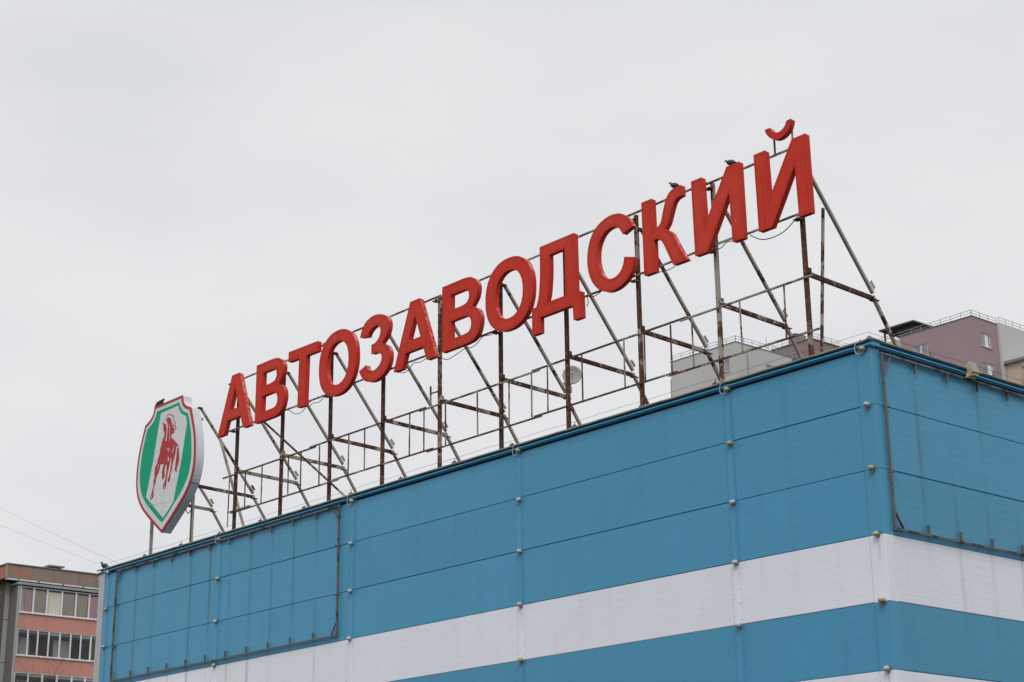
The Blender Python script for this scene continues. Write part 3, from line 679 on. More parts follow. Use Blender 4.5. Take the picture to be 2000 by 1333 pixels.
STROKES = [[(-0.14, 7.82), (-0.09, 7.88), (-0.03, 7.95), (0.1, 8.0), (0.22, 7.94), (0.34, 7.89), (0.43, 7.85)], [(0.43, 7.85), (0.38, 7.84), (0.4, 7.77), (0.38, 7.75), (0.47, 7.68), (0.53, 7.59), (0.53, 7.52), (0.58, 7.45), (0.57, 7.42), (0.48, 7.46)], [(0.34, 7.65), (0.46, 7.58)], [(0.34, 7.6), (0.46, 7.54), (0.53, 7.49)], [(-0.13, 7.43), (-0.14, 7.36), (-0.10, 7.29), (-0.06, 7.22), (0.02, 7.20)]]
MARKS = [[(0.12, 7.70), (0.19, 7.61), (0.225, 7.49), (0.235, 7.33), (0.225, 7.18), (0.19, 7.08), (0.185, 7.1), (0.205, 7.28), (0.195, 7.45), (0.16, 7.6)], [(0.05, 6.86), (0.1, 6.91), (0.17, 6.93), (0.19, 6.92), (0.12, 6.89), (0.08, 6.86)], [(0.2, 6.92), (0.24, 6.91), (0.23, 6.86), (0.24, 6.79), (0.2, 6.8), (0.18, 6.87)], [(0.51, 6.94), (0.53, 6.94), (0.51, 6.82), (0.43, 6.7), (0.4, 6.72), (0.45, 6.8)], [(0.18, 6.65), (0.24, 6.63), (0.24, 6.5), (0.19, 6.5), (0.17, 6.56)], [(-0.68, 5.6), (-0.66, 5.6), (-0.67, 5.52), (-0.72, 5.52), (-0.71, 5.57)], [(0.07, 5.79), (0.1, 5.78), (0.08, 5.71), (0.04, 5.72), (0.04, 5.77)], [(-0.39, 6.53), (-0.35, 6.52), (-0.38, 6.44), (-0.44, 6.34), (-0.45, 6.35), (-0.41, 6.42)]]
hs2 = lambda k: at([(a-0.03, b) for a, b in k])
bm = B()
for k in (HB, HEAD, TAIL): prism(bm, [hs2(k)], 0.3497, 0.3519)
for k in STROKES:
    w = 0.030; L, R = [], []
    for i, p in enumerate(k):
        d = (Vector(k[min(i+1, len(k)-1)]) - Vector(k[max(i-1, 0)])).normalized(); nrm = Vector((-d.y, d.x))*w*(0.55 if i in (0, len(k)-1) else 1)*0.5
        L.append(tuple(Vector(p)+nrm)); R.append(tuple(Vector(p)-nrm))
    for i in range(len(k)-1): prism(bm, [hs2([L[i], L[i+1], R[i+1], R[i]])], 0.3492+0.0001*(i % 2), 0.3519)
horse = part('horse_emblem', bm, 'vinyl_red', sh); tag(horse, 'red running horse emblem')
bm = B()
MARKS = [[(lambda c: (c[0]+(p[0]-c[0])*0.72, c[1]+(p[1]-c[1])*0.95))((sum(q[0] for q in k)/len(k), sum(q[1] for q in k)/len(k))) for p in k] for k in MARKS]
for k in MARKS: prism(bm, [hs2(k)], 0.3478, 0.3494)
part('emblem_white_marks', bm, 'vinyl_white', horse)  # white printed details of the horse
part('seam', bar(B(), W(SX-1.0, 0.350, 5.36), W(SX+.66, 0.350, 5.20), 0.006, 0.008), 'shield_side', sh)
part('seam', box(B(), W(SX+1.50, 0.38, 5.60), W(SX+1.535, 0.655, 5.607)), 'cable_black', sh)
part('mounting_bar', box(B(), W(-28.0, 0.661, 7.55), W(-24.9, 0.70, 7.62)), 'strut', sh)
part('mounting_bar', box(B(), W(-28.0, 0.661, 5.90), W(-24.9, 0.70, 5.97)), 'strut', sh)
c = spline([W(-25.55, 0.62, 4.98), W(-25.4, 0.62, 4.80), W(-25.2, 0.62, 4.92), W(-25.22, 0.63, 5.08), W(-25.24, 0.64, 4.6), W(-25.24, 0.64, 4.0), W(-25.26, 0.64, 3.3)], n=5)
tag(part('cable', tube(B(), c, 0.014, 5), 'cable_black', None, True), 'black cable running down the post beneath the shield', 'cable')

# ------------------------------------------------------------------ satellite dish on the frame
ds = thing('satellite_dish', 'small round grey satellite dish clamped to the lattice frame', 'dish', W(-11.2, 2.64, 5.6))
dc = W(-11.10, 2.86, 6.10); dn = Vector((0.62, -0.78, 0.02)).normalized()
du = dn.cross(Vector((0, 0, 1))).normalized(); dv = du.cross(dn).normalized()
bm = B(); rings = []
for j in range(6):
    r = 0.005 + 0.235*j/5; h = 0.06*(j/5)**2
    rings.append([bm.verts.new(dc + dn*h + (du*math.cos(2*math.pi*k/32) + dv*math.sin(2*math.pi*k/32))*r) for k in range(32)])
for j in range(6):
    r = 0.242 - 0.237*j/5; h = 0.06*((5-j)/5)**2 - 0.012
    rings.append([bm.verts.new(dc + dn*h + (du*math.cos(2*math.pi*k/32) + dv*math.sin(2*math.pi*k/32))*r) for k in range(32)])
for a, b in zip(rings, rings[1:]):
    for k in range(32): bm.faces.new((a[k], a[(k+1)%32], b[(k+1)%32], b[k]))
part('reflector', bm, 'dish', ds, True)
part('feed_horn', tube(B(), [dc + dn*0.02, dc + dn*0.17, dc + dn*0.19], 0.0, 10, [0.014, 0.02, 0.034]), 'lamp_white', ds, True)
part('mount_arm', tube(B(), [dc - dn*0.02, dc - dn*0.09 + Vector((0, 0, -0.08)), W(-11.17, 2.80, 5.78), W(-11.15, 2.74, 5.63)], 0.018, 8), 'galv', ds, True)
part('clamp', box(B(), W(-11.10, 2.64, 5.64), W(-11.06, 2.80, 5.80)), 'galv', ds)

# ------------------------------------------------------------------ pigeons
def pigeon(label, base, yaw, pitch=0.0, s=1.0, alert=1.0):
    o = thing('pigeon', label, 'bird', base, 'dark pigeons on the roof')
    Rm = Matrix.Rotation(yaw, 3, 'Z') @ Matrix.Rotation(pitch, 3, 'Y')
    sec = [(-0.17, 0.055, 0.022, 0.006), (-0.12, 0.08, 0.036, 0.016), (-0.07, 0.105, 0.058, 0.046), (-0.02, 0.125, 0.074, 0.070), (0.04, 0.140, 0.074, 0.076), (0.085, 0.165, 0.056, 0.060), (0.102, 0.195*alert, 0.033, 0.036), (0.112, 0.222*alert, 0.027, 0.028), (0.122, 0.243*alert, 0.028, 0.026), (0.145, 0.246*alert, 0.020, 0.019), (0.160, 0.240*alert, 0.008, 0.008), (0.180, 0.232*alert, 0.003, 0.003)]
    bm = B(); rings = []
    for i, (x, z, ry, rz) in enumerate(sec):
        x0, z0 = sec[max(i-1, 0)][:2]; x1, z1 = sec[min(i+1, len(sec)-1)][:2]
        d = Vector((x1-x0, 0, z1-z0)).normalized(); n = Vector((-d.z, 0, d.x))
        rings.append([bm.verts.new(Vector(base) + Rm @ (s*(Vector((x, 0, z)) + Vector((0, 1, 0))*ry*math.cos(a) + n*rz*math.sin(a)))) for a in [2*math.pi*k/12 for k in range(12)]])
    for a, b in zip(rings, rings[1:]):
        for k in range(12): bm.faces.new((a[k], a[(k+1)%12], b[(k+1)%12], b[k]))
    bm.faces.new(rings[0][::-1]); bm.faces.new(rings[-1])
    part('body', bm, 'bird', o, True)
    for sy in (-1, 1):
        bm = B(); P = lambda x, z, y=0.022: Vector(base) + Rm @ (s*Vector((x, sy*y, z)))
        tube(bm, [P(0.01, 0.085), P(0.0, 0.04), P(0.005, 0.006)], 0.006*s, 5)
        for a in (-0.5, 0, 0.5): tube(bm, [P(0.005, 0.006), P(0.04, 0.004, 0.022+0.02*a)], 0.004*s, 4)
        part('leg', bm, 'bird_foot', o)
pigeon('dark pigeon standing on the far left corner of the parapet', W(-29.22, 0.05, 3.60), math.radians(215), 0, 1.05)
pigeon('dark pigeon sitting on top of the K-shaped letter', W(-5.08, 0.41, 8.395), math.radians(215), 0.10, 0.82, 0.95)
pigeon('dark pigeon sitting on top of the plain reversed N letter', W(-3.46, 0.43, 8.385), math.radians(205), 0.15, 0.85, 0.9)
pigeon('dark bird with raised tail on the top left of the shield', W(-27.06, 0.50, 8.40), math.radians(185), 0.95, 1.45, 0.7)

# ------------------------------------------------------------------ materials of the houses behind
def plaster(name, col, streak=0.12, lines=False, rough=0.85):
    t = NT(name)
    f = t.m('MULTIPLY_ADD', t.noise(0.25, 5.0, 0.65), 0.22, 0.89)
    base = t.scale(col, f)
    s = t.step(t.noise(1.0, 5.0, 0.65, (1.3, 1.3, 0.07)), 0.54, 0.75)
    base = t.mix(t.m('MULTIPLY', s, streak), base, (0.12, 0.115, 0.11))
    if lines:
        z = t.xyz(t.geo())[2]
        fr_ = t.m('FRACT', t.m('DIVIDE', z, 0.42)); ln = t.step(fr_, 0.0, 0.12, 1.0, 0.0)
        base = t.mix(t.m('MULTIPLY', ln, 0.45), base, (0.08, 0.06, 0.06))
    t.bump(t.noise(6.0, 5.0), 0.2, 0.02)
    return t.fin(base, rough, 0.2)
def peeling(name, a, b, th):
    t = NT(name); n = t.noise(0.9, 8.0, 0.68)
    base = t.mix(t.step(n, th, th+0.02), a, b)
    n2 = t.noise(1.7, 8.0, 0.7)
    base = t.mix(t.step(n2, 0.62, 0.635), base, (0.40, 0.37, 0.33))
    s = t.step(t.noise(1.0, 4.0, 0.6, (2.2, 2.2, 0.2)), 0.5, 0.75)
    base = t.mix(t.m('MULTIPLY', s, 0.45), base, (0.08, 0.07, 0.06))
    t.bump(n2, 0.4, 0.02); return t.fin(base, 0.9, 0.15)
def clear_glass(name, keep):
    t = NT(name); nt = t.nt
    tr = nt.nodes.new('ShaderNodeBsdfTransparent'); tr.inputs[0].default_value = (keep, keep, keep*1.02, 1)
    gl = nt.nodes.new('ShaderNodeBsdfGlossy'); gl.inputs['Roughness'].default_value = 0.04; gl.inputs[0].default_value = (0.9, 0.92, 0.95, 1)
    fz = nt.nodes.new('ShaderNodeFresnel'); fz.inputs[0].default_value = 1.5
    mx = nt.nodes.new('ShaderNodeMixShader'); nt.links.new(fz.outputs[0], mx.inputs[0]); nt.links.new(tr.outputs[0], mx.inputs[1]); nt.links.new(gl.outputs[0], mx.inputs[2])
    nt.nodes.remove(t.bsdf); nt.links.new(mx.outputs[0], t.out.inputs[0]); return t.mat
M['w_plaster'] = plaster('white_plaster', (0.50, 0.50, 0.485), 0.14)
M['w_plaster2'] = plaster('pale_plaster', (0.52, 0.525, 0.515), 0.10)
M['p_plaster'] = plaster('mauve_plaster', (0.335, 0.243, 0.260), 0.10)
M['p_tiles'] = plaster('mauve_cladding', (0.29, 0.195, 0.20), 0.12, True)
M['b_plaster'] = plaster('beige_plaster', (0.56, 0.46, 0.36), 0.10)
M['dark_roof'] = plain('dark_roof_sheet', (0.085, 0.075, 0.065), 0.7, 0.3)
M['slab_edge'] = plain('roof_edge', (0.24, 0.24, 0.23), 0.7, 0.3, 0.2)
M['rail_grey'] = plain('railing_grey', (0.30, 0.31, 0.32), 0.5, 0.4)
M['pvc'] = plain('white_pvc', (0.70, 0.71, 0.72), 0.4, 0.4, 0.08)
M['pane'] = clear_glass('window_glass', 0.95)
M['far_pane'] = glass('far_window_glass', (0.24, 0.27, 0.31), 0.05)  # opaque; the blue-grey of reflected sky is put into the base colour
M['room'] = plain('dim_room', (0.16, 0.155, 0.15), 0.9, 0.1)
M['curtain_b'] = plain('beige_curtain', (0.76, 0.69, 0.56), 0.9, 0.1, 0.1)
M['curtain_p'] = plain('pink_curtain', (0.92, 0.66, 0.66), 0.9, 0.1, 0.1)
M['curtain_w'] = plain('net_curtain', (0.78, 0.78, 0.74), 0.9, 0.1, 0.1)
M['curtain_y'] = plain('olive_curtain', (0.20, 0.19, 0.05), 0.9, 0.1, 0.1)
M['salmon'] = plaster('salmon_panel', (0.56, 0.265, 0.215), 0.34)
M['peel'] = peeling('peeling_parapet', (0.27, 0.225, 0.185), (0.40, 0.19, 0.145), 0.55)
M['peel_end'] = peeling('peeling_end', (0.24, 0.17, 0.135), (0.40, 0.165, 0.115), 0.42)
M['pebble'] = plaster('pebbledash', (0.125, 0.12, 0.11), 0.4)
M['conc'] = plaster('pale_concrete', (0.36, 0.36, 0.345), 0.35)
M['conc_dark'] = plaster('stained_concrete', (0.085, 0.072, 0.060), 0.4)
M['tin'] = plain('tin_sheet', (0.30, 0.32, 0.33), 0.45, 0.5, 0.2, 3.0)
M['bark'] = plain('twig_bark', (0.085, 0.07, 0.058), 0.9, 0.2, 0.3, 5.0)
M['pole'] = plain('pole_concrete', (0.30, 0.30, 0.29), 0.85, 0.2)

AX_L = (Vector((1, 0, 0)), Vector((0, 0, 1)), Vector((0, 1, 0)))       # facade facing -Y: u = x
AX_R = (Vector((0, 1, 0)), Vector((0, 0, 1)), Vector((-1, 0, 0)))      # facade facing +X: u = y
def rect(a0, a1, z0, z1): return [(a0, z0), (a1, z0), (a1, z1), (a0, z1)]
def facade(parent, name, mat, right, plane, a0, a1, z0, z1, wins=(), th=0.35):
    ax = AX_R if right else AX_L; o = Vector((plane, 0, 0)) if right else Vector((0, plane, 0))
    return part(name, prism(B(), [rect(a0, a1, z0, z1)] + [rect(*w) for w in wins], 0, th, axes=ax, o=o), mat, parent)
def window(parent, right, plane, w, mull=(0.5,), curtain=None):
    a0, a1, z0, z1 = w; ax = AX_R if right else AX_L
    o = Vector((plane, 0, 0)) if right else Vector((0, plane, 0)); fw = 0.07
    def P(a, z, n): return o + ax[0]*a + ax[1]*z + ax[2]*n
    cuts_ = [a0+fw*0.0] + [a0 + (a1-a0)*m for m in mull] + [a1]
    holes = []
    for c0, c1 in zip(cuts_, cuts_[1:]): holes.append(rect(c0+fw, c1-fw, z0+fw, z1-fw))
    fr_ = part('window', prism(B(), [rect(a0+.003, a1-.003, z0+.003, z1-.003)] + holes, 0.06, 0.12, axes=ax, o=o), 'pvc', parent)
    for h in holes:
        bm = B(); (b0, y0), _, (b1, y1), _ = h
        bm.faces.new([bm.verts.new(P(a, z, 0.09)) for a, z in ((b0, y0), (b1, y0), (b1, y1), (b0, y1))]); part('pane', bm, 'far_pane', fr_)
    bm = B(); q = [P(a0-0.04, z0-0.03, -0.09), P(a1+0.04, z0-0.001, 0.058)]; box(bm, *q); part('sill', bm, 'pvc', fr_)
    if curtain:                                   # net curtain hanging right behind the glass
        bm = B(); n = 22; s0, s1 = curtain[1:]; t0, t1 = a0+fw+(a1-a0-2*fw)*s0, a0+fw+(a1-a0-2*fw)*s1
        r = [[bm.verts.new(P(t0+(t1-t0)*k/n, z, 0.086+0.003*math.sin(k*1.9))) for k in range(n+1)] for z in (z0+fw, z1-fw)]
        for k in range(n): bm.faces.new((r[0][k], r[0][k+1], r[1][k+1], r[1][k]))
        part('blind', bm, curtain[0], fr_, True)
    return fr_
def railing(parent, pts, h=0.55, step=1.15):
    bm = B()
    for p, q in zip(pts, pts[1:]):
        p, q = Vector(p), Vector(q); L_ = (q-p).length; n = max(1, round(L_/step))
        for z in (h, h*0.52): bar(bm, p + Vector((0, 0, z)), q + Vector((0, 0, z)), 0.035)
        for k in range(n+1): c_ = p.lerp(q, k/n); bar(bm, c_, c_ + Vector((0, 0, h-0.018)), 0.035, 0.035, (0, 1, 0))
    return part('railing', bm, 'rail_grey', parent)

# white tower behind the sign
wt = thing('apartment_tower', 'plain white apartment tower with roof railing behind the sign', 'building', (-86, 97, 0), 'apartment towers behind the shop')
X1, Y1, T1 = -81.35, 88.98, 50.0
lw = [(-83.62, -82.15, 47.40-2.74*k, 48.62-2.74*k) for k in range(4)] + [(-88.2, -86.9, 44.7-2.74*k, 45.9-2.74*k) for k in range(3)]
facade(wt, 'wall', 'w_plaster', False, Y1, -89.57, X1, 0, T1, lw)
rw = [(93.1, 94.75, 47.35-2.74*k, 48.68-2.74*k) for k in range(4)]
facade(wt, 'wall', 'w_plaster', True, X1, Y1+0.352, 106, 0, T1, rw)
for w in lw: window(wt, False, Y1, w, (0.5,))
for w in rw: window(wt, True, X1, w)
part('wall', box(B(), (-89.57, Y1+0.352, 0), (-89.2, 106, T1)), 'w_plaster', wt)
part('roof', box(B(), (-89.199, Y1+0.352, T1-0.6), (X1-0.352, 106, T1-0.4)), 'dark_roof', wt)
part('roof_edge', box(B(), (-89.63, Y1-0.05, T1+0.002), (X1+0.05, Y1+0.40, T1+0.07)), 'slab_edge', wt)
part('roof_edge', box(B(), (X1-0.40, Y1+0.402, T1+0.002), (X1+0.05, 106, T1+0.07)), 'slab_edge', wt)
part('side_strip', box(B(), (-89.92, Y1+0.25, 0), (-89.572, Y1+0.6, 48.45)), 'p_plaster', wt)
part('downpipe', tube(B(), [(X1+0.06, 90.5, 20), (X1+0.06, 90.5, 49.2)], 0.05, 6), 'rail_grey', wt)
railing(wt, [(-89.4, Y1+0.1, T1+0.07), (X1-0.05, Y1+0.1, T1+0.07), (X1-0.05, 106, T1+0.07)])

# mauve tower farther back
mt = thing('apartment_tower', 'mauve-clad tower top with chimney, behind the rightmost roof posts', 'building', (-93, 118, 0), 'apartment towers behind the shop')
X2, Y2, T2 = -90.83, 111.69, 57.37
part('wall', box(B(), (-96.2, Y2, 0), (X2, 130, T2)), 'p_tiles', mt)
part('roof_edge', box(B(), (-96.3, Y2-0.1, T2+0.002), (X2+0.1, 130.1, T2+0.10)), 'slab_edge', mt)
ch = part('chimney', box(B(), (-94.35, Y2+0.6, T2+0.102), (-92.9, Y2+1.8, T2+1.20)), 'p_tiles', mt)
part('chimney_cap', box(B(), (-94.2, Y2+0.7, T2+1.202), (-93.4, Y2+1.6, T2+1.42)), 'dark_roof', ch)
railing(mt, [(-96.1, Y2+0.1, T2+0.10), (X2-0.1, Y2+0.1, T2+0.10), (X2-0.1, 130, T2+0.10)], 0.62)
part('antenna', tube(B(), [(-98, 113, 54), (-98, 113, 59.6)], 0.03, 4), 'rail_grey', mt)
part('wall', box(B(), (-103.5, Y2+3.0, 0), (-96.202, 130, 54.0)), 'w_plaster', mt)

# mauve, white and beige block at the right
rt = thing('apartment_tower', 'mauve, white and beige apartment block at the right picture edge', 'building', (-66, 107, 0), 'apartment towers behind the shop')
X3, Y3, T3 = -63.25, 99.62, 50.0
lw = [(-69.57, -68.12, 47.55-2.74*k, 48.72-2.74*k) for k in range(4)]
facade(rt, 'wall', 'p_plaster', False, Y3, -70.93, X3, 0, T3, lw)
rw = [(100.72, 102.24, 47.45-2.74*k, 48.72-2.74*k) for k in range(5)]
facade(rt, 'wall', 'p_plaster', True, X3, Y3+0.352, 103.40, 0, T3, rw)
for w in lw: window(rt, False, Y3, w, (0.5,))
for k, w in enumerate(rw): window(rt, True, X3, w, (0.5,), ('curtain_w', 0.56, 0.80) if k != 1 else ('curtain_w', 0.56, 0.9))
part('wall', box(B(), (-79.0, Y3+0.30, 0), (-70.932, Y3+0.7, T3-0.02)), 'w_plaster2', rt)
part('wall', box(B(), (X3-0.5, 103.402, 0), (X3+0.22, 116, T3+0.16)), 'w_plaster2', rt)
part('roof', box(B(), (-78.9, Y3+0.702, T3-0.7), (X3-0.502, 116, T3-0.5)), 'dark_roof', rt)
part('roof_edge', box(B(), (-70.98, Y3-0.06, T3+0.002), (X3+0.06, Y3+0.40, T3+0.05)), 'slab_edge', rt)
part('roof_edge', box(B(), (X3-0.4, Y3+0.402, T3+0.002), (X3+0.06, 103.38, T3+0.05)), 'slab_edge', rt)
bw = [(x_, x_+1.5, 41.2-2.74*k, 42.5-2.74*k) for x_ in (-60.2, -56.9, -53.6) for k in range(4)]
facade(rt, 'beige_wing', 'b_plaster', False, 103.82, X3+0.32, -50, 0, 46.25, bw)
part('beige_wing', box(B(), (X3+0.32, 104.172, 0), (-50, 116, 46.25)), 'b_plaster', rt)
for w in bw: window(rt, False, 103.82, w)
part('corner_pipe', box(B(), (X3+0.222, 103.72, 0), (X3+0.318, 103.90, 46.2)), 'conc', rt)
part('wing_eave', box(B(), (X3+0.20, 103.5, 46.252), (-49.8, 116.2, 46.50)), 'slab_edge', rt)
part('floor_band', box(B(), (X3+0.33, 103.80, 44.12), (-50, 103.819, 44.20)), 'slab_edge', rt)
cn = part('roof_canopy', box(B(), (-73.9, Y3+0.9, T3+1.45), (-70.0, Y3+5.0, T3+1.60)), 'dark_roof', rt)
part('stair_head', box(B(), (-72.2, Y3+1.6, T3-0.45), (-70.4, Y3+4.6, T3+1.448)), 'dark_roof', cn)  # coloured dark to stand for the shade under the canopy
part('canopy_post', box(B(), (-73.6, Y3+1.2, T3-0.45), (-73.45, Y3+1.35, T3+1.448)), 'dark_roof', cn)
railing(rt, [(-78.9, Y3+0.45, T3+0.0), (-71.1, Y3+0.45, T3+0.05), (X3-0.1, Y3+0.1, T3+0.05), (X3-0.1, 103.5, T3+0.05)])
railing(rt, [(X3+0.1, 103.55, T3+0.16), (X3+0.1, 116, T3+0.16)])
bc = part('balcony', box(B(), (-61.0, 103.0, 45.35), (-58.0, 103.818, 45.50)), 'slab_edge', rt)
part('balcony_rail', box(B(), (-61.0, 103.0, 45.502), (-58.0, 103.05, 45.75)), 'rail_grey', bc)

# ------------------------------------------------------------------ salmon panel house at the left
hs_ = thing('panel_house', 'weathered salmon and grey panel house with glazed loggias at left', 'building', (-90, 38, 0))
FX, MX, YS, YE = -82.0, -83.2, 21.92, 40.0
part('wall', box(B(), (-95, 21.46, 0), (MX, YE, 20.95)), 'conc_dark', hs_)
part('corner_strip', box(B(), (MX+0.002, 21.43, 0), (MX+0.10, 21.735, 20.86)), 'conc', hs_)
part('end_strip', box(B(), (-83.75, 21.40, 0), (MX+0.10, 21.428, 20.86)), 'conc_dark', hs_)
for k in range(9):
    part('end_band', box(B(), (-95, 21.42, 20.3-2.63*k), (-83.76, 21.458, 20.42-2.63*k)), 'conc', hs_)
    part('panel_joint', box(B(), (MX+0.101, 21.44, 18.55-2.63*k), (MX+0.108, 21.73, 18.58-2.63*k)), 'conc_dark', hs_)
part('loggia_side', box(B(), (MX+0.002, YS-0.18, 0), (FX-0.06, YS, 20.60)), 'pebble', hs_)
part('side_edge', box(B(), (FX-0.058, YS-0.16, 0), (FX+0.03, YS+0.005, 20.60)), 'conc', hs_)
ys = [20.95, 24.03, 27.03, 30.05, 33.1, 36.2, 40.0]
for a, b in zip(ys, ys[1:]): part('parapet_panel', box(B(), (-82.27, a+0.008, 21.00), (FX, b-0.008, 21.83)), 'peel', hs_)
part('parapet_panel', box(B(), (-95, 20.958, 21.00), (-82.28, 21.20, 21.83)), 'peel_end', hs_)
part('corner_joint', box(B(), (-82.10, 20.90, 20.98), (-81.985, 20.957, 21.84)), 'conc', hs_)
part('roof_edge', box(B(), (-95.1, 20.88, 21.835), (-81.93, YE, 21.885)), 'slab_edge', hs_)
part('roof', box(B(), (-95, 21.21, 20.96), (-82.28, YE, 21.05)), 'dark_roof', hs_)
for a, b in ((21.0, 21.72), (21.80, 23.05), (23.15, 24.70), (24.82, 26.10), (26.2, 27.6), (27.7, 29.2), (29.3, 31)):
    part('white_fascia', box(B(), (-82.3, a, 20.885), (FX-0.02, b, 20.985)), 'pvc', hs_)
part('loggia_roof', box(B(), (MX+0.01, YS-0.25, 20.64), (FX+0.12, YE, 20.70)), 'tin', hs_)
part('loggia_roof', box(B(), (MX+0.01, YS-0.20, 20.72), (FX+0.04, YE, 20.80)), 'tin', hs_)
part('vent', box(B(), (-86.6, 25.55, 21.05), (-85.6, 26.25, 22.68)), 'conc_dark', hs_)
part('vent_cap', box(B(), (-86.8, 25.35, 22.70), (-85.4, 26.45, 22.79)), 'slab_edge', hs_)
mulls = [[21.96, 22.84, 23.75, 24.75, 25.72, 26.64, 27.5, 28.4, 29.3], [21.95, 22.64, 23.31, 24.04, 24.80, 25.53, 26.23, 26.93, 27.6, 28.3, 29.0, 29.7], [21.95, 22.86, 23.81, 24.77, 25.78, 26.7, 27.6, 28.5, 29.4]]
for k in range(7):
    sill, top = 18.95-2.63*k, 20.56-2.63*k
    ms = mulls[k] if k < 3 else mulls[1 + k % 2]
    part('loggia_floor', box(B(), (MX+0.003, YS+0.01, sill-1.25), (FX-0.08, YE, sill-1.08)), 'conc', hs_)
    part('apron_panel', box(B(), (FX-0.07, YS+0.01, sill-1.03), (FX-0.01, YE, sill-0.07)), 'salmon', hs_)
    fw = 0.045 if k == 1 else 0.055
    holes = [rect(a+fw, b-fw, sill+fw, top-fw) for a, b in zip(ms, ms[1:])]
    wn_ = part('loggia_window', prism(B(), [rect(ms[0]-0.02, ms[-1]+0.02, sill, top)] + holes, 0.02, 0.09, axes=AX_R, o=Vector((FX, 0, 0))), 'pvc', hs_)
    for h in holes:
        (b0, y0), _, (b1, y1), _ = h
        bm = B(); bm.faces.new([bm.verts.new((FX-0.055, a, z)) for a, z in ((b0, y0), (b1, y0), (b1, y1), (b0, y1))]); part('pane', bm, 'pane', wn_)
    part('sill', box(B(), (FX-0.02, ms[0]-0.03, sill-0.06), (FX+0.07, YE, sill-0.004)), 'pvc', wn_)
    if k == 0:
        for i, (a, b) in enumerate(zip(ms, ms[1:])):
            mt_, s0, s1 = [('curtain_p', 0.42, 0.95), ('curtain_b', 0.02, 0.98), ('curtain_b', 0.02, 0.98), ('curtain_b', 0.02, 0.98), ('curtain_b', 0.02, 0.98), ('curtain_p', 0.04, 0.85), ('curtain_w', 0, 1), ('curtain_b', 0, 1)][i]
            n = 26; t0, t1 = a+(b-a)*s0, a+(b-a)*s1; bm = B()
            r = [[bm.verts.new((FX-0.135+0.03*math.sin(j*1.55+i)+(0.01 if z > sill+1 else 0), t0+(t1-t0)*j/n, z)) for j in range(n+1)] for z in (sill+0.05, top-0.16)]
            for j in range(n): bm.faces.new((r[0][j], r[0][j+1], r[1][j+1], r[1][j]))
            part('curtain', bm, mt_, wn_, True)
        bm = B(); n = 12
        r = [[bm.verts.new((FX-0.20+0.02*math.sin(j*1.7), 21.98+0.4*j/n, z)) for j in range(n+1)] for z in (sill+0.05, top-0.1)]
        for j in range(n): bm.faces.new((r[0][j], r[0][j+1], r[1][j+1], r[1][j]))
        part('curtain', bm, 'curtain_w', wn_, True)
        part('box_on_sill', box(B(), (FX-0.16, 22.02, sill+0.06), (FX-0.10, 22.30, sill+0.42)), 'curtain_w', wn_)
    else:
        for a in (22.15, 24.9, 27.4, 30.0):       # inner windows of the flats behind the loggia
            iw = part('inner_window', prism(B(), [rect(a, a+1.15, sill-0.1, top-0.32), rect(a+.10, a+.52, sill, top-.42), rect(a+.62, a+1.05, sill, top-.42)], 0, 0.06, axes=AX_R, o=Vector((MX+0.07, 0, 0))), 'pvc', hs_)
            bm = B(); bm.faces.new([bm.verts.new((MX+0.012, c_, z)) for c_, z in ((a+.1, sill), (a+1.05, sill), (a+1.05, top-.42), (a+.1, top-.42))]); part('inner_backing', bm, 'curtain_w' if (k+int(a)) % 2 else 'room', iw)  # net curtain, else a flat sheet with the room's dimness in its colour
        if k == 1:
            bm = B(); n = 8
            r = [[bm.verts.new((FX-0.3+0.03*math.sin(j*1.9), 26.98+0.5*j/n, z)) for j in range(n+1)] for z in (sill, top-0.1)]
            for j in range(n): bm.faces.new((r[0][j], r[0][j+1], r[1][j+1], r[1][j]))
            part('curtain', bm, 'curtain_y', wn_, True)

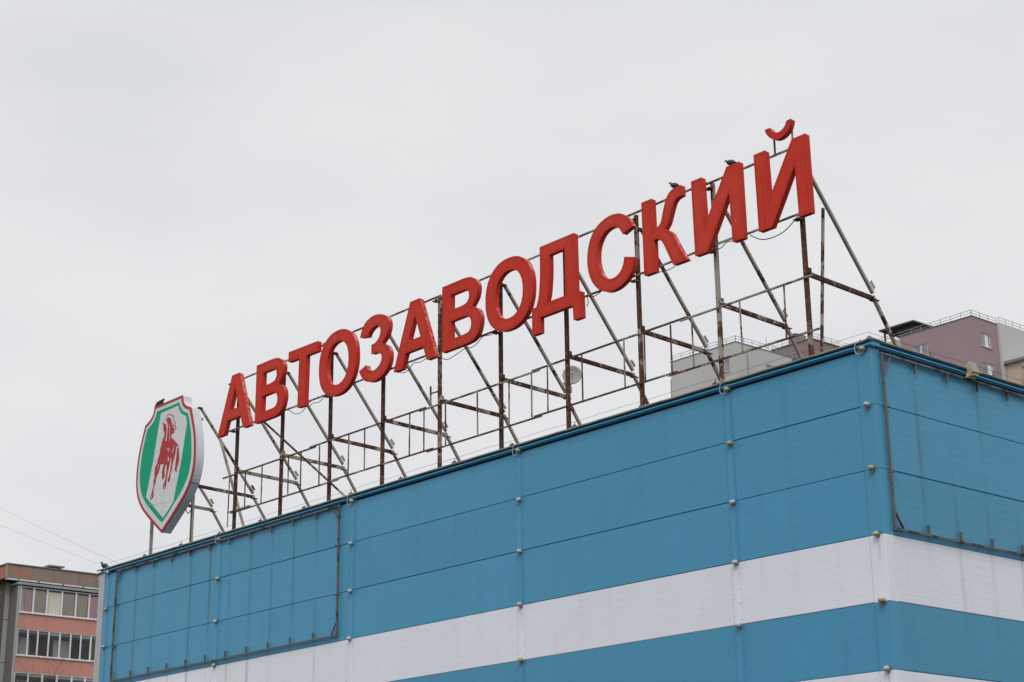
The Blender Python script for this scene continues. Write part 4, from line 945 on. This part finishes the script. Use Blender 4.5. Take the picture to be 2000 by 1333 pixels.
# ------------------------------------------------------------------ wires, their pole, bare tree
tag(part('utility_pole', tube(B(), [(-46.2, 2, 0), (-46.2, 2, 17.9)], 0.2, 12, [0.20, 0.13]), 'pole', None, True), 'tall grey concrete pole carrying the overhead wires', 'pole')
def wire(p, q, sag, r, label):
    p, q = Vector(p), Vector(q)
    pts = [p.lerp(q, k/30) - Vector((0, 0, sag*4*(k/30)*(1-k/30))) for k in range(31)]
    tag(part('overhead_wire', tube(B(), pts, r*0.62, 5), 'wire_grey', None, True), label, 'wire', 'overhead wires at the left')
wire((-46.2, 2, 17.55), (-29.41, 2, 11.30), 0.09, 0.0055, 'upper of the two thin overhead wires across the left sky')
wire((-46.2, 2, 16.72), (-29.41, 2, 11.15), 0.08, 0.005, 'lower of the two thin overhead wires across the left sky')
wire((-46.2, 2, 12.95), (-29.41, 2, 7.1), 0.10, 0.0065, 'overhead wire crossing in front of the salmon house')
tr = thing('bare_tree', 'bare leafless treetop in front of the salmon house', 'tree', (-60, 14.6, 0))
trunk_bm, crown_bm = B(), B()
rng = random.Random(11)
def grow(bm, p, d, L_, r, lv):
    n = 4; pts = [p]; rads = [r]; c_ = p.copy(); dd = d.copy()
    for i in range(n):
        dd = (dd + Vector((rng.uniform(-.16, .16), rng.uniform(-.16, .16), rng.uniform(-.02, .14)))).normalized()
        c_ = c_ + dd*L_/n; pts.append(c_.copy()); rads.append(r*(1-0.55*(i+1)/n))
    tube(bm, pts, 0, 5 if lv < 2 else 3, rads)
    if lv >= 5: return
    for i in range(1, n+1):
        for j in range(2 if lv else 1):
            a = rng.uniform(0, 2*math.pi); sp = rng.uniform(0.35, 0.8)
            nd = (dd + Vector((math.cos(a)*sp, math.sin(a)*sp, rng.uniform(0.0, 0.35)))).normalized()
            if lv >= 4 and rng.random() < 0.35: continue
            if lv >= 2 and i < 2: continue
            grow(crown_bm, pts[i], nd, L_*rng.uniform(0.5, 0.68), rads[i]*0.6, lv+1)
grow(trunk_bm, Vector((-60, 14.6, 0)), Vector((0, 0, 1)), 6.9, 0.17, 0)
part('trunk', trunk_bm, 'bark', tr, True); part('crown', crown_bm, 'bark', tr)
zt_ = max((v.co.z for v in tr.children[1].data.vertices))
print('tree top', zt_, 'faces', len(tr.children[1].data.polygons))
